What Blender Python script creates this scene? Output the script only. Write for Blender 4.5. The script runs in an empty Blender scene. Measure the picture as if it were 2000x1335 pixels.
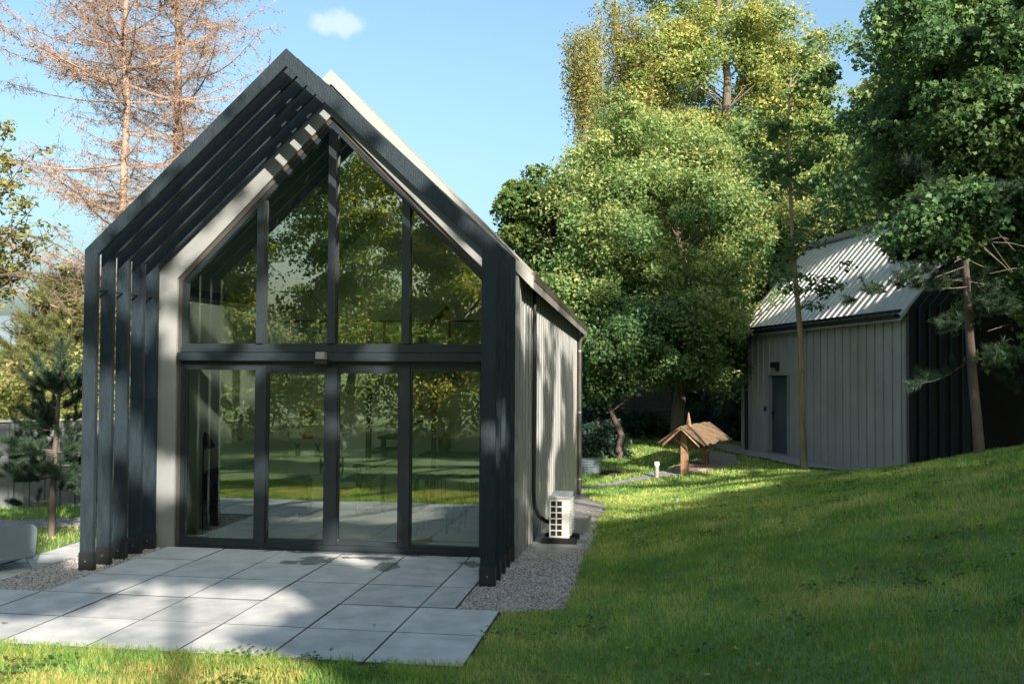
import bpy, math, random
import numpy as np
random.seed(7); RNG=np.random.default_rng(11)
scene=bpy.context.scene
COL=scene.collection
# ---------------------------------------------------------------- camera
CAM=np.array([3.87796,-9.68301,2.2])
CR=np.array([0.98869211,0.1498552,0.0055971]); CU=np.array([-0.00155252,-0.02709332,0.9996317]); CF=np.array([-0.14995165,0.98833667,0.0265543])
FPX=1911.13
def at(u,v,d): return CAM+d*(CF+(u-1000)/FPX*CR-(v-667.5)/FPX*CU)
cd=bpy.data.cameras.new('camera'); cam=bpy.data.objects.new('camera',cd); COL.objects.link(cam)
from mathutils import Matrix, Vector
cam.matrix_world=Matrix(((CR[0],CU[0],-CF[0],CAM[0]),(CR[1],CU[1],-CF[1],CAM[1]),(CR[2],CU[2],-CF[2],CAM[2]),(0,0,0,1)))
cd.sensor_width=36; cd.lens=FPX/2000*36; cd.clip_start=0.05; cd.clip_end=3000
scene.camera=cam
# ---------------------------------------------------------------- world, sun, exposure
SUN=np.array([0.9,-1.43,0.70]); SUNN=SUN/np.linalg.norm(SUN)
EL=math.asin(SUNN[2]); AZ=math.atan2(SUN[0],SUN[1])
w=bpy.data.worlds.new('World'); scene.world=w; w.use_nodes=True
nt=w.node_tree; nt.nodes.clear()
wo=nt.nodes.new('ShaderNodeOutputWorld'); bg=nt.nodes.new('ShaderNodeBackground'); sky=nt.nodes.new('ShaderNodeTexSky')
sky.sky_type='NISHITA'; sky.sun_disc=False; sky.sun_elevation=EL; sky.sun_rotation=AZ
sky.air_density=1.0; sky.dust_density=6.5; sky.ozone_density=1.8; sky.altitude=300
bg.inputs['Strength'].default_value=0.113
tint=nt.nodes.new('ShaderNodeMix'); tint.data_type='RGBA'; tint.blend_type='MULTIPLY'; tint.inputs[0].default_value=1; tint.inputs[7].default_value=(.80,.91,.86,1)
nt.links.new(sky.outputs[0],tint.inputs[6]); 
tcw=nt.nodes.new('ShaderNodeTexCoord'); dp=nt.nodes.new('ShaderNodeVectorMath'); dp.operation='DISTANCE'; cdv=at(652,46,1)-CAM; cdv=cdv/np.linalg.norm(cdv); dp.inputs[1].default_value=tuple(float(v)*1.0 for v in cdv)
nrm=nt.nodes.new('ShaderNodeVectorMath'); nrm.operation='NORMALIZE'; nt.links.new(tcw.outputs['Generated'],nrm.inputs[0])
sc_=nt.nodes.new('ShaderNodeVectorMath'); sc_.operation='SUBTRACT'; nt.links.new(nrm.outputs[0],sc_.inputs[0]); sc_.inputs[1].default_value=tuple(float(v) for v in cdv)
ml=nt.nodes.new('ShaderNodeVectorMath'); ml.operation='MULTIPLY'; nt.links.new(sc_.outputs[0],ml.inputs[0]); ml.inputs[1].default_value=(1,1,2.3); 
le=nt.nodes.new('ShaderNodeVectorMath'); le.operation='LENGTH'; nt.links.new(ml.outputs[0],le.inputs[0])
cn=nt.nodes.new('ShaderNodeTexNoise'); cn.inputs['Scale'].default_value=38; cn.inputs['Detail'].default_value=7; nt.links.new(nrm.outputs[0],cn.inputs['Vector'])
cm=nt.nodes.new('ShaderNodeMath'); cm.operation='MULTIPLY_ADD'; cm.inputs[1].default_value=-.07; nt.links.new(cn.outputs[0],cm.inputs[0]); nt.links.new(le.outputs['Value'],cm.inputs[2])
cr_=nt.nodes.new('ShaderNodeMapRange'); cr_.inputs[1].default_value=-.028; cr_.inputs[2].default_value=-.002; cr_.inputs[3].default_value=.38; cr_.inputs[4].default_value=0; cr_.interpolation_type='SMOOTHSTEP'; nt.links.new(cm.outputs[0],cr_.inputs[0])
cx=nt.nodes.new('ShaderNodeMix'); cx.data_type='RGBA'; cx.inputs[7].default_value=(3.6,3.7,3.75,1); nt.links.new(cr_.outputs[0],cx.inputs[0]); nt.links.new(tint.outputs[2],cx.inputs[6]); nt.links.new(cx.outputs[2],bg.inputs[0]); nt.links.new(bg.outputs[0],wo.inputs[0])
sd=bpy.data.lights.new('sun','SUN'); so=bpy.data.objects.new('sun',sd); COL.objects.link(so)
sd.energy=5.0; sd.angle=math.radians(0.55); sd.color=(1.0,0.88,0.74)
so.rotation_euler=Vector(SUNN).to_track_quat('Z','Y').to_euler(); so.location=(20,-30,20)
scene.view_settings.view_transform='Standard'; scene.view_settings.look='None'; scene.view_settings.gamma=1
scene.view_settings.use_curve_mapping=False; scene.view_settings.exposure=1.6
scene.render.engine='CYCLES'
scene.cycles.max_bounces=8; scene.cycles.transparent_max_bounces=16; scene.cycles.glossy_bounces=4

# ---------------------------------------------------------------- materials
def new_mat(name):
    m=bpy.data.materials.new(name); m.use_nodes=True
    return m,m.node_tree,m.node_tree.nodes['Principled BSDF']
def mat(name,c1,c2=None,scale=5,rough=.7,bump=0,bscale=None,metal=0,stretch=(1,1,1),spec=.5,rvar=0,detail=6,contrast=.35):
    m,t,p=new_mat(name); N=t.nodes; L=t.links
    c2=c2 or tuple(x*.75 for x in c1)
    tc=N.new('ShaderNodeTexCoord'); mp=N.new('ShaderNodeMapping'); mp.inputs['Scale'].default_value=stretch
    L.new(tc.outputs['Object'],mp.inputs[0])
    n=N.new('ShaderNodeTexNoise'); n.inputs['Scale'].default_value=scale; n.inputs['Detail'].default_value=detail; n.inputs['Roughness'].default_value=.6
    L.new(mp.outputs[0],n.inputs['Vector'])
    r=N.new('ShaderNodeValToRGB'); r.color_ramp.elements[0].position=.5-contrast/2; r.color_ramp.elements[1].position=.5+contrast/2
    r.color_ramp.elements[0].color=(*c2,1); r.color_ramp.elements[1].color=(*c1,1)
    L.new(n.outputs[0],r.inputs[0]); L.new(r.outputs[0],p.inputs['Base Color'])
    p.inputs['Roughness'].default_value=rough; p.inputs['Metallic'].default_value=metal; p.inputs['Specular IOR Level'].default_value=spec
    if rvar:
        mr=N.new('ShaderNodeMapRange'); mr.inputs[3].default_value=rough-rvar; mr.inputs[4].default_value=rough+rvar
        L.new(n.outputs[0],mr.inputs[0]); L.new(mr.outputs[0],p.inputs['Roughness'])
    if bump:
        n2=N.new('ShaderNodeTexNoise'); n2.inputs['Scale'].default_value=bscale or scale*6; n2.inputs['Detail'].default_value=5
        L.new(mp.outputs[0],n2.inputs['Vector'])
        b=N.new('ShaderNodeBump'); b.inputs['Strength'].default_value=bump; b.inputs['Distance'].default_value=.02
        L.new(n2.outputs[0],b.inputs['Height']); L.new(b.outputs[0],p.inputs['Normal'])
    return m
M={}
M['wood']=mat('charcoal_timber',(.013,.024,.033),(.007,.014,.020),3,.68,.35,14,stretch=(6,6,1.2),rvar=.08,spec=.25)
M['shoe']=mat('post_shoe_steel',(.018,.02,.023),(.011,.012,.014),6,.45,.1)
M['steel']=mat('bright_bolt',(.55,.55,.55),(.4,.4,.4),20,.3,metal=.9)
M['clad']=mat('warm_grey_sheet_metal',(.245,.255,.26),(.19,.205,.21),1.3,.48,.012,3,rvar=.06,stretch=(1,1,.5))
M['clad2']=mat('shed_grey_sheet_metal',(.37,.365,.345),(.27,.27,.26),1.0,.5,.02,2,rvar=.06,stretch=(1,1,.5))
M['band']=mat('cool_grey_sheet_band',(.19,.205,.21),(.155,.17,.175),1.3,.48,.012,3,rvar=.05)
M['fascia']=mat('pale_grey_flashing',(.25,.25,.245),(.21,.21,.205),1.5,.45,.05,3,rvar=.06)
M['roofm']=mat('shed_roof_sheet',(.50,.51,.50),(.42,.43,.425),1.2,.42,.05,3,rvar=.08)
M['frame']=mat('anthracite_window_frame',(.014,.022,.029),(.010,.016,.021),4,.40,.04)
M['black']=mat('black_plastic',(.012,.012,.013),(.008,.008,.008),8,.5)
M['gutter']=mat('dark_brown_gutter',(.075,.065,.058),(.05,.045,.04),4,.35,metal=.2)
M['wall_in']=mat('sage_plaster',(.72,.77,.70),(.66,.71,.64),1.5,.85,.05)
M['ceil_in']=mat('grey_ceiling_board',(.30,.34,.32),(.24,.28,.27),2,.8)
M['floor_in']=mat('pale_interior_floor',(.58,.60,.60),(.50,.52,.52),2,.4,stretch=(1,1,1))
M['white_in']=mat('matt_white_lacquer',(.66,.68,.62),(.58,.60,.55),3,.5)
M['dark_in']=mat('dark_upholstery',(.014,.02,.028),(.008,.012,.018),5,.9,.2)
M['ac']=mat('white_unit_paint',(.74,.74,.72),(.66,.66,.64),4,.45)
M['poly']=mat('grey_outdoor_plastic',(.16,.21,.25),(.13,.175,.21),2,.5,.03)
M['concrete']=mat('cast_concrete',(.33,.34,.34),(.25,.26,.26),4,.85,.3)
M['oak']=mat('orange_stained_pine',(.30,.18,.11),(.17,.10,.06),4,.75,.3,20,stretch=(5,5,1))
M['plank']=mat('weathered_roof_plank',(.24,.165,.10),(.075,.05,.03),5,.75,.5,24,stretch=(1,6,1),contrast=.5)
M['millstone']=mat('pinkish_stone',(.36,.26,.21),(.24,.18,.15),6,.9,.5)
M['bark']=mat('grey_brown_bark',(.13,.11,.085),(.06,.05,.04),7,.95,.9,22,stretch=(1,1,.35),contrast=.5)
M['bark_larch']=mat('larch_bark',(.33,.24,.19),(.14,.10,.08),9,.95,.9,22,stretch=(1,1,.5),contrast=.5)
M['bark_pale']=mat('mossy_pale_bark',(.27,.24,.14),(.10,.085,.05),6,.9,.8,20,stretch=(1,1,.4),contrast=.6)
M['bark_pine']=mat('pine_bark',(.13,.10,.085),(.055,.045,.04),8,.95,.9,20,stretch=(1,1,.4),contrast=.5)
M['fence_w']=mat('grey_weathered_boards',(.13,.105,.085),(.07,.055,.045),3,.85,.4,stretch=(.3,.3,8))
M['fence_m']=mat('blue_grey_sheet_fence',(.07,.085,.097),(.05,.062,.072),2,.6,.05)
M['red']=mat('glossy_orange_red',(.7,.10,.04),(.6,.08,.03),4,.4)
M['ceramic']=mat('pale_ceramic',(.6,.6,.55),None,4,.4)
M['lampw']=mat('frosted_lamp_head',(.7,.7,.68),(.6,.6,.6),4,.5)
M['lampg']=mat('brushed_lamp_post',(.34,.33,.32),(.25,.25,.25),4,.4,metal=.4)
M['gable_shadow']=mat('shadow_black_board',(.014,.015,.016),(.009,.01,.011),3,.95,spec=.08)  # dark shed gable boarding, blackened further in place of deep shade
M['soil']=mat('bare_soil',(.12,.09,.06),(.06,.05,.035),9,.95,.6)
M['rooftile']=mat('cabin_roof_sheet',(.20,.19,.18),(.15,.145,.14),1.5,.4,.05)

def leafmat(name,ca,cb,cc,trans=.35,rough=.55):
    m,t,p=new_mat(name); N=t.nodes; L=t.links
    a=N.new('ShaderNodeAttribute'); a.attribute_name='v'
    r=N.new('ShaderNodeValToRGB'); e=r.color_ramp.elements; e[0].color=(*ca,1); e[0].position=0.05; e[1].color=(*cc,1); e[1].position=.95
    k=e.new(.5); k.color=(*cb,1)
    L.new(a.outputs['Fac'],r.inputs[0]); L.new(r.outputs[0],p.inputs['Base Color']); p.inputs['Roughness'].default_value=rough
    p.inputs['Specular IOR Level'].default_value=.35
    tr=N.new('ShaderNodeBsdfTranslucent'); 
    hs=N.new('ShaderNodeHueSaturation'); hs.inputs['Hue'].default_value=.485; hs.inputs['Saturation'].default_value=1.1; hs.inputs['Value'].default_value=1.5
    L.new(r.outputs[0],hs.inputs['Color']); L.new(hs.outputs[0],tr.inputs[0])
    mx=N.new('ShaderNodeMixShader'); mx.inputs[0].default_value=trans
    L.new(p.outputs[0],mx.inputs[1]); L.new(tr.outputs[0],mx.inputs[2]); L.new(mx.outputs[0],N['Material Output'].inputs[0])
    return m
M['leaf_yel']=leafmat('yellowing_maple_leaves',(.05,.12,.045),(.155,.235,.08),(.34,.35,.13),.45)
M['leaf_gold']=leafmat('golden_green_leaves',(.06,.125,.04),(.18,.24,.07),(.37,.34,.11),.45)
M['leaf_grn']=leafmat('fresh_green_leaves',(.035,.075,.022),(.07,.125,.032),(.13,.16,.045))
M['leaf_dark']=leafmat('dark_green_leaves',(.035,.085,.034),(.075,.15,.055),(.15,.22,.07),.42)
M['leaf_birch']=leafmat('birch_leaves',(.08,.10,.03),(.17,.17,.05),(.26,.22,.08))
M['leaf_shrub']=leafmat('blue_green_shrub',(.018,.045,.034),(.035,.075,.055),(.07,.11,.07),.25)
M['leaf_hedge']=leafmat('bright_hedge_leaves',(.07,.11,.025),(.15,.18,.045),(.32,.24,.12))
M['leaf_refl']=leafmat('woodland_leaves',(.09,.14,.03),(.20,.24,.05),(.36,.33,.09),.55)
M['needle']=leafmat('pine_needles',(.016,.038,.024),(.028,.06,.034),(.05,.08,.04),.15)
M['needle_l']=leafmat('olive_conifer_needles',(.05,.07,.025),(.10,.12,.04),(.18,.17,.07),.2)  # olive needle tone of the conifers beyond the left fence
M['grass']=leafmat('grass_blades',(.095,.21,.05),(.26,.41,.095),(.58,.54,.23),.5)
M['grassy']=leafmat('dry_and_sun_gold_blades',(.26,.25,.07),(.46,.36,.12),(.62,.46,.24),.35)  # straw tone for dry blades, also imitates sun gold on foreground grass
M['cone']=mat('larch_cones',(.19,.10,.075),(.10,.055,.04),9,.9)
M['twig']=mat('rusty_larch_twigs',(.27,.185,.145),(.13,.09,.07),4,.9,contrast=.5)
M['twigd']=mat('dark_bare_twigs',(.10,.075,.055),(.05,.04,.03),4,.9)

def glassmat():
    m=bpy.data.materials.new('coated_glass'); m.use_nodes=True; t=m.node_tree; N=t.nodes; L=t.links; N.clear()
    o=N.new('ShaderNodeOutputMaterial'); g=N.new('ShaderNodeBsdfGlossy'); g.inputs['Roughness'].default_value=0.0; g.inputs[0].default_value=(.88,.95,.90,1)
    tr=N.new('ShaderNodeBsdfTransparent'); tr.inputs[0].default_value=(.90,.95,.92,1)
    f=N.new('ShaderNodeFresnel'); f.inputs[0].default_value=1.6
    ma=N.new('ShaderNodeMath'); ma.operation='MULTIPLY_ADD'; ma.inputs[1].default_value=1.0; ma.inputs[2].default_value=.14; ma.use_clamp=True
    L.new(f.outputs[0],ma.inputs[0])
    tc=N.new('ShaderNodeTexCoord'); mp=N.new('ShaderNodeMapping'); mp.inputs['Scale'].default_value=(1,1,2.2); n=N.new('ShaderNodeTexNoise'); n.inputs['Scale'].default_value=1.6; n.inputs['Detail'].default_value=1.5
    L.new(tc.outputs['Object'],mp.inputs[0]); L.new(mp.outputs[0],n.inputs['Vector'])
    b=N.new('ShaderNodeBump'); b.inputs['Strength'].default_value=.02; b.inputs['Distance'].default_value=.02; L.new(n.outputs[0],b.inputs['Height']); L.new(b.outputs[0],g.inputs['Normal'])
    mx=N.new('ShaderNodeMixShader'); L.new(ma.outputs[0],mx.inputs[0]); L.new(tr.outputs[0],mx.inputs[1]); L.new(g.outputs[0],mx.inputs[2]); L.new(mx.outputs[0],o.inputs[0])
    return m
M['glass']=glassmat()

# ---------------------------------------------------------------- mesh helpers
def link(name,me,m,parent=None,smooth=False):
    o=bpy.data.objects.new(name,me); COL.objects.link(o)
    if m is not None: me.materials.append(m)
    if parent is not None: o.parent=parent
    return o
def np_mesh(name,V,F,attr=None,smooth=False):
    """F: (n,k) int array or list of such arrays"""
    if not isinstance(F,list): F=[F]
    F=[np.asarray(f,dtype=np.int32) for f in F if len(f)]
    me=bpy.data.meshes.new(name); V=np.asarray(V,dtype=np.float32)
    me.vertices.add(len(V)); me.vertices.foreach_set('co',V.ravel())
    nl=sum(f.size for f in F); npoly=sum(len(f) for f in F)
    me.loops.add(nl); me.loops.foreach_set('vertex_index',np.concatenate([f.ravel() for f in F]))
    sizes=np.concatenate([np.full(len(f),f.shape[1],np.int32) for f in F]); st=np.zeros(npoly,np.int32); st[1:]=np.cumsum(sizes)[:-1]
    me.polygons.add(npoly); me.polygons.foreach_set('loop_start',st)
    try: me.polygons.foreach_set('loop_total',sizes)
    except Exception: pass
    me.polygons.foreach_set('use_smooth',np.full(npoly,bool(smooth)))
    me.update(calc_edges=True)
    if attr is not None:
        a=me.attributes.new('v','FLOAT','POINT'); a.data.foreach_set('value',np.asarray(attr,np.float32))
    return me
class MB:
    def __init__(s): s.v=[]; s.f=[]
    def add(s,vs,fs):
        o=len(s.v); s.v+= [tuple(map(float,v)) for v in vs]; s.f+=[tuple(i+o for i in f) for f in fs]
    def box(s,x0,x1,y0,y1,z0,z1,T=None,bev=0):
        vs=[(x0,y0,z0),(x1,y0,z0),(x1,y1,z0),(x0,y1,z0),(x0,y0,z1),(x1,y0,z1),(x1,y1,z1),(x0,y1,z1)]
        if T: vs=[T(*v) for v in vs]
        s.add(vs,[(0,3,2,1),(4,5,6,7),(0,1,5,4),(1,2,6,5),(2,3,7,6),(3,0,4,7)])
    def prism(s,poly,y0,y1,axis='y',T=None):
        """poly list of (a,b); extruded along axis"""
        n=len(poly)
        def P(a,b,c):
            v=(a,c,b) if axis=='y' else ((c,a,b) if axis=='x' else (a,b,c))
            return T(*v) if T else v
        vs=[P(a,b,y0) for a,b in poly]+[P(a,b,y1) for a,b in poly]
        fs=[tuple(range(n)),tuple(range(2*n-1,n-1,-1))]+[(i,i+n,(i+1)%n+n,(i+1)%n) for i in range(n)]
        s.add(vs,fs)
    def ring(s,outer,inner,y0,y1,T=None):
        """strip between two open polylines (same length), extruded y0..y1"""
        n=len(outer); vs=[]
        for y in (y0,y1):
            for P in (outer,inner):
                for a,b in P: vs.append(T(a,y,b) if T else (a,y,b))
        fs=[]
        for i in range(n-1):
            o0,o1,i0,i1=i,i+1,n+i,n+i+1; O0,O1,I0,I1=2*n+i,2*n+i+1,3*n+i,3*n+i+1
            fs+=[(o0,i0,i1,o1),(O0,O1,I1,I0),(o0,o1,O1,O0),(i0,I0,I1,i1)]
        fs+=[(0,2*n,3*n,n),(n-1,2*n-1,4*n-1,3*n-1)]
        s.add(vs,fs)
    def tube(s,pts,rad,n=10,cap=True):
        pts=[np.array(p,float) for p in pts]; rad=rad if hasattr(rad,'__len__') else [rad]*len(pts)
        o=len(s.v); prev=None; vs=[];fs=[]
        for i,p in enumerate(pts):
            d=pts[min(i+1,len(pts)-1)]-pts[max(i-1,0)]; d/=np.linalg.norm(d)+1e-9
            if prev is None:
                a=np.cross(d,[0,0,1.]); 
                if np.linalg.norm(a)<.1: a=np.cross(d,[0,1.,0])
            else: a=prev-d*(prev@d)
            a/=np.linalg.norm(a); prev=a; b=np.cross(d,a)
            for k in range(n):
                t=2*math.pi*k/n; vs.append(p+rad[i]*(math.cos(t)*a+math.sin(t)*b))
        for i in range(len(pts)-1):
            for k in range(n): fs.append((i*n+k,i*n+(k+1)%n,(i+1)*n+(k+1)%n,(i+1)*n+k))
        if cap: fs+= [tuple(range(n-1,-1,-1)),tuple((len(pts)-1)*n+k for k in range(n))]
        s.add(vs,fs)
    def lathe(s,prof,c=(0,0,0),n=24):
        vs=[];fs=[]
        for r,z in prof:
            for k in range(n):
                t=2*math.pi*k/n; vs.append((c[0]+r*math.cos(t),c[1]+r*math.sin(t),c[2]+z))
        for i in range(len(prof)-1):
            for k in range(n): fs.append((i*n+k,i*n+(k+1)%n,(i+1)*n+(k+1)%n,(i+1)*n+k))
        fs+=[tuple(range(n-1,-1,-1)),tuple((len(prof)-1)*n+k for k in range(n))]
        s.add(vs,fs)
    def build(s,name,m,parent=None,bevel=0,smooth=False,uv=None):
        me=bpy.data.meshes.new(name); me.from_pydata(s.v,[],s.f); me.update()
        import bmesh
        bm=bmesh.new(); bm.from_mesh(me); bmesh.ops.recalc_face_normals(bm,faces=bm.faces)
        if bevel: bmesh.ops.bevel(bm,geom=bm.edges[:],offset=bevel,segments=2,affect='EDGES',clamp_overlap=True)
        bm.to_mesh(me); bm.free()
        if smooth:
            for p in me.polygons: p.use_smooth=True
            if hasattr(me,'set_sharp_from_angle'): me.set_sharp_from_angle(angle=math.radians(40))
        return link(name,me,m,parent)
def tag(o,label=None,cat=None,group=None,kind=None):
    if label: o['label']=label
    if cat: o['category']=cat
    if group: o['group']=group
    if kind: o['kind']=kind
    return o
def empty(name,label,cat,group=None,loc=(0,0,0)):
    o=bpy.data.objects.new(name,None); COL.objects.link(o); o.empty_display_size=.2; o.location=loc
    return tag(o,label,cat,group)
def copy_tree(o,parent=None):
    c=o.copy(); COL.objects.link(c)
    if parent is not None: c.parent=parent
    for ch in list(o.children): copy_tree(ch,c)
    return c

# ---------------------------------------------------------------- noise + terrain
_G=np.random.default_rng(3).random((64,64))
def vnoise(x,y):
    x=np.asarray(x,float);y=np.asarray(y,float); xi=np.floor(x).astype(int);yi=np.floor(y).astype(int); fx=x-xi;fy=y-yi
    fx=fx*fx*(3-2*fx);fy=fy*fy*(3-2*fy); g=lambda a,b:_G[a%64,b%64]
    return (g(xi,yi)*(1-fx)+g(xi+1,yi)*fx)*(1-fy)+(g(xi,yi+1)*(1-fx)+g(xi+1,yi+1)*fx)*fy
def fbm(x,y): return .6*vnoise(x,y)+.28*vnoise(x*2.1+7,y*2.1+3)+.12*vnoise(x*4.3+1,y*4.3+9)
def sstep(a,b,x):
    t=np.clip((np.asarray(x,float)-a)/(b-a),0,1); return t*t*(3-2*t)
def H(x,y):
    x=np.asarray(x,float);y=np.asarray(y,float)
    sy=np.where(y>3,5.0,9.5)
    hill=1.95*np.exp(-((x-13)**2)/(2*4.6**2)-((y-3)**2)/(2*sy**2))-.10
    hill=np.where(hill>0,hill,hill*.0)*sstep(2.9,4.2,x)
    hill=hill+sstep(13,30,x)*1.2*np.exp(-((x-30)/14)**2)
    dip=-.034*np.clip(y-1.4,0,9)*(1-.8*sstep(2.8,6.5,x))*(1-sstep(11,17,y))
    dip=dip*sstep(-9,-4,x)
    back=.055*np.clip(y-14.5,0,20)*(1-sstep(4.2,6.5,x))*sstep(-4,0,x)+.05*np.clip(y-21,0,40)*sstep(2,6,x)
    und=.10*(fbm(x*.35+5,y*.35)-.5)*sstep(3.2,5.5,x)+.035*(fbm(x*1.1,y*1.1)-.5)*sstep(3.2,4.5,x)
    far=-.03*np.clip(-x-12,0,200)
    return hill+dip+back+und+far
def Hs(x,y): return float(H(x,y))
# lit-hole masks : where sunlight gets through the canopy
LITG=[(1.6,-6.2,1.7,.5,1.4),(-1,-7.6,2.2,.6,1.4),(-2.5,-9.6,2.5,.8,1.3),(-5,-6,1.5,1,1.2),(-.28,-1.35,.75,.80,2.2),(-.75,-1.85,.6,.4,1.9),(-1.6,-2.15,.6,.25,1.6),(-.3,-2.3,.6,.2,1.5),(.25,-.9,.45,.3,.85),(-1.25,-.6,.6,.3,.75),(.1,.35,.22,.14,.85),(-1.2,.95,.6,.2,.65),(-2.3,-2.0,.5,.3,.9),
      (-.6,-3.2,1.8,.8,2.0),(.75,-2.95,.4,.5,1.5),(-2.2,-3.2,1.7,.9,1.4),(3.2,5.6,.9,.6,1.5),(3.3,6.8,1.0,.8,1.8),(4.0,8.0,1.3,.8,1.6),(3.5,9.6,1.2,.7,1.4),(4.6,12.0,2.0,.8,1.7),(3.0,11.2,1.2,.5,1.5),(5.2,9.8,1.1,.5,1.1),(3.3,10.3,.5,.3,.9),
      (-5.8,4.2,2.2,.6,1.3),(-10,13,6,5,1.3),(2.7,7.0,.4,1.2,1.2),(2.8,5.6,.3,.6,.9)]
RAYS=[((4.5,13.0,.9),.85),((4.2,12.6,.35),.5),((5.0,14.0,.9),.6),((1.3,0,4.3),.35)]
def lit_mask(P):
    """True where a leaf at P must be absent so that its place of shadow is sunlit"""
    t=P[:,2]/SUN[2]; gx=P[:,0]-SUN[0]*t; gy=P[:,1]-SUN[1]*t
    m=np.zeros(len(P))
    for cx,cy,rx,ry,s in LITG: m=np.maximum(m,s*np.exp(-(((gx-cx)/rx)**2+((gy-cy)/ry)**2)*.8))
    nz=fbm(gx*2.1+11,gy*2.1+4)
    out=m*(.55+.9*nz)>.5
    # rays to the ground that the cabin itself would block open nothing
    k=(-P[:,1])/(-SUN[1]); xb=P[:,0]-SUN[0]*k; zb=P[:,2]-SUN[2]*k
    out&=~((gy>0)&(np.abs(xb)<2.3)&(zb<5.6-.95*np.abs(xb)))
    k=(P[:,0]-2.3)/SUN[0]; yb=P[:,1]-SUN[1]*k; zb=P[:,2]-SUN[2]*k
    out&=~((gx<2.2)&(yb>0)&(yb<10)&(zb<3.4))
    # side wall plane
    t=(P[:,0]-2.25)/SUN[0]; y=P[:,1]-SUN[1]*t; z=P[:,2]-SUN[2]*t
    ok=(t>.3)&(y>1.4)&(y<10.5)&(z>-.3)&(z<3.7)
    nz=fbm(y*1.2+3,z*.45+8)
    out|=ok&(z>3.5-.72*y+(nz-.5)*1.2)&(nz>.43)
    # portal plane
    t=(-P[:,1])/(-SUN[1]); x=P[:,0]-SUN[0]*t; z=P[:,2]-SUN[2]*t
    ok=(t>.3)&(np.abs(x)<2.8)&(z>0.05)&(z<6.2)
    nz=fbm(x*1.9+21,z*1.9+2)
    thr=.585-.09*sstep(2.8,4.6,z)-.03*sstep(-1.2,-2.2,x)
    out|=ok&(nz>thr)
    out|=ok&(np.abs(x+.25-(z-4.75))<.25)&(z>4.2)&(z<4.75)&(fbm(x*2.5,z*2.5)>.35)
    # shed roof
    t=(P[:,2]-4.4)/SUN[2]; x=P[:,0]-SUN[0]*t; y=P[:,1]-SUN[1]*t
    ok=(t>.3)&(x>6)&(x<11)&(y>8)&(y<18)
    out|=ok&(fbm(x*.9+2,y*.9+5)>.62)
    for c,r in RAYS:
        d=P-np.array(c); k=d@SUNN; q=np.linalg.norm(d-k[:,None]*SUNN,axis=1); out|=(k>.5)&(q<r)
    return out

# ---------------------------------------------------------------- foliage helpers
def unit(v): return v/(np.linalg.norm(v,axis=-1,keepdims=True)+1e-9)
def leaf_geo(C,N,size,rng,wid=.62,shape='leaf'):
    n=len(C); t=unit(np.cross(N,rng.normal(size=(n,3)))); t[:,2]-=.25; t=unit(t); b=unit(np.cross(N,t)); N2=np.cross(t,b)
    s=size[:,None]
    if shape=='maple':
        # six-point lobed leaf, two quads
        P=[C-t*s*.5, C-b*s*.5-t*s*.12+N2*s*.10, C-b*s*.22+t*s*.1, C+t*s*.55, C+b*s*.22+t*s*.1, C+b*s*.5-t*s*.12+N2*s*.10]
        V=np.stack(P,1).reshape(-1,3); o=(np.arange(n)*6)[:,None]
        F=np.concatenate([o+np.array([[0,1,2,3]]),o+np.array([[0,3,4,5]])])
        return V,F,6
    P=[C-t*s*.5, C-b*s*wid*.5+N2*s*.08, C+t*s*.5, C+b*s*wid*.5+N2*s*.08]
    V=np.stack(P,1).reshape(-1,3); F=(np.arange(n)*4)[:,None]+np.array([[0,1,2,3]])
    return V,F,4
def clumps_leaves(cl,rad,k,size,rng,flat=.55,up=.9,cull=True,shape='leaf'):
    """cl (n,3) clump centres, rad (n,) radii"""
    n=len(cl); idx=np.repeat(np.arange(n),k); m=len(idx)
    d=unit(rng.normal(size=(m,3))); r=rng.random(m)**.45
    off=d*r[:,None]*rad[idx][:,None]*np.array([1,1,flat])
    off[:,2]-= .18*rad[idx]*(r**2)
    P=cl[idx]+off
    N=unit(np.array([0,0,up])+.55*d+.75*rng.normal(size=(m,3))*.8)
    cv=rng.random(n)
    v=np.clip(.5*cv[idx]+.5*rng.random(m)+.10*(d[:,2]),0,1)
    s=size*(.6+.8*rng.random(m))
    if cull:
        keep=~lit_mask(P); P,N,v,s=P[keep],N[keep],v[keep],s[keep]
    V,F,q=leaf_geo(P,N,s,rng,shape=shape)
    return V,F,np.repeat(v,q)
def curve(p0,p1,bend,k=5,rng=RNG):
    p0=np.array(p0,float);p1=np.array(p1,float); out=[]
    j=rng.normal(size=3)*bend*.4
    for i in range(k):
        t=i/(k-1); p=p0*(1-t)+p1*t; p=p+j*math.sin(math.pi*t); p[2]+=bend*math.sin(math.pi*t)*.5; out.append(p)
    return out
def envelope(n,c,r,rng,noise=.42,inner=.55,zcut=-1):
    d=unit(rng.normal(size=(n*2,3))); d=d[d[:,2]>zcut][:n]
    rr=inner+(1-inner)*rng.random(len(d))**.7
    lum=1+noise*(2*fbm(d[:,0]*1.7+c[0],d[:,1]*1.7+d[:,2]*2.3)-1)*1.6
    return np.array(c)+d*rr[:,None]*lum[:,None]*np.array(r)
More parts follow.
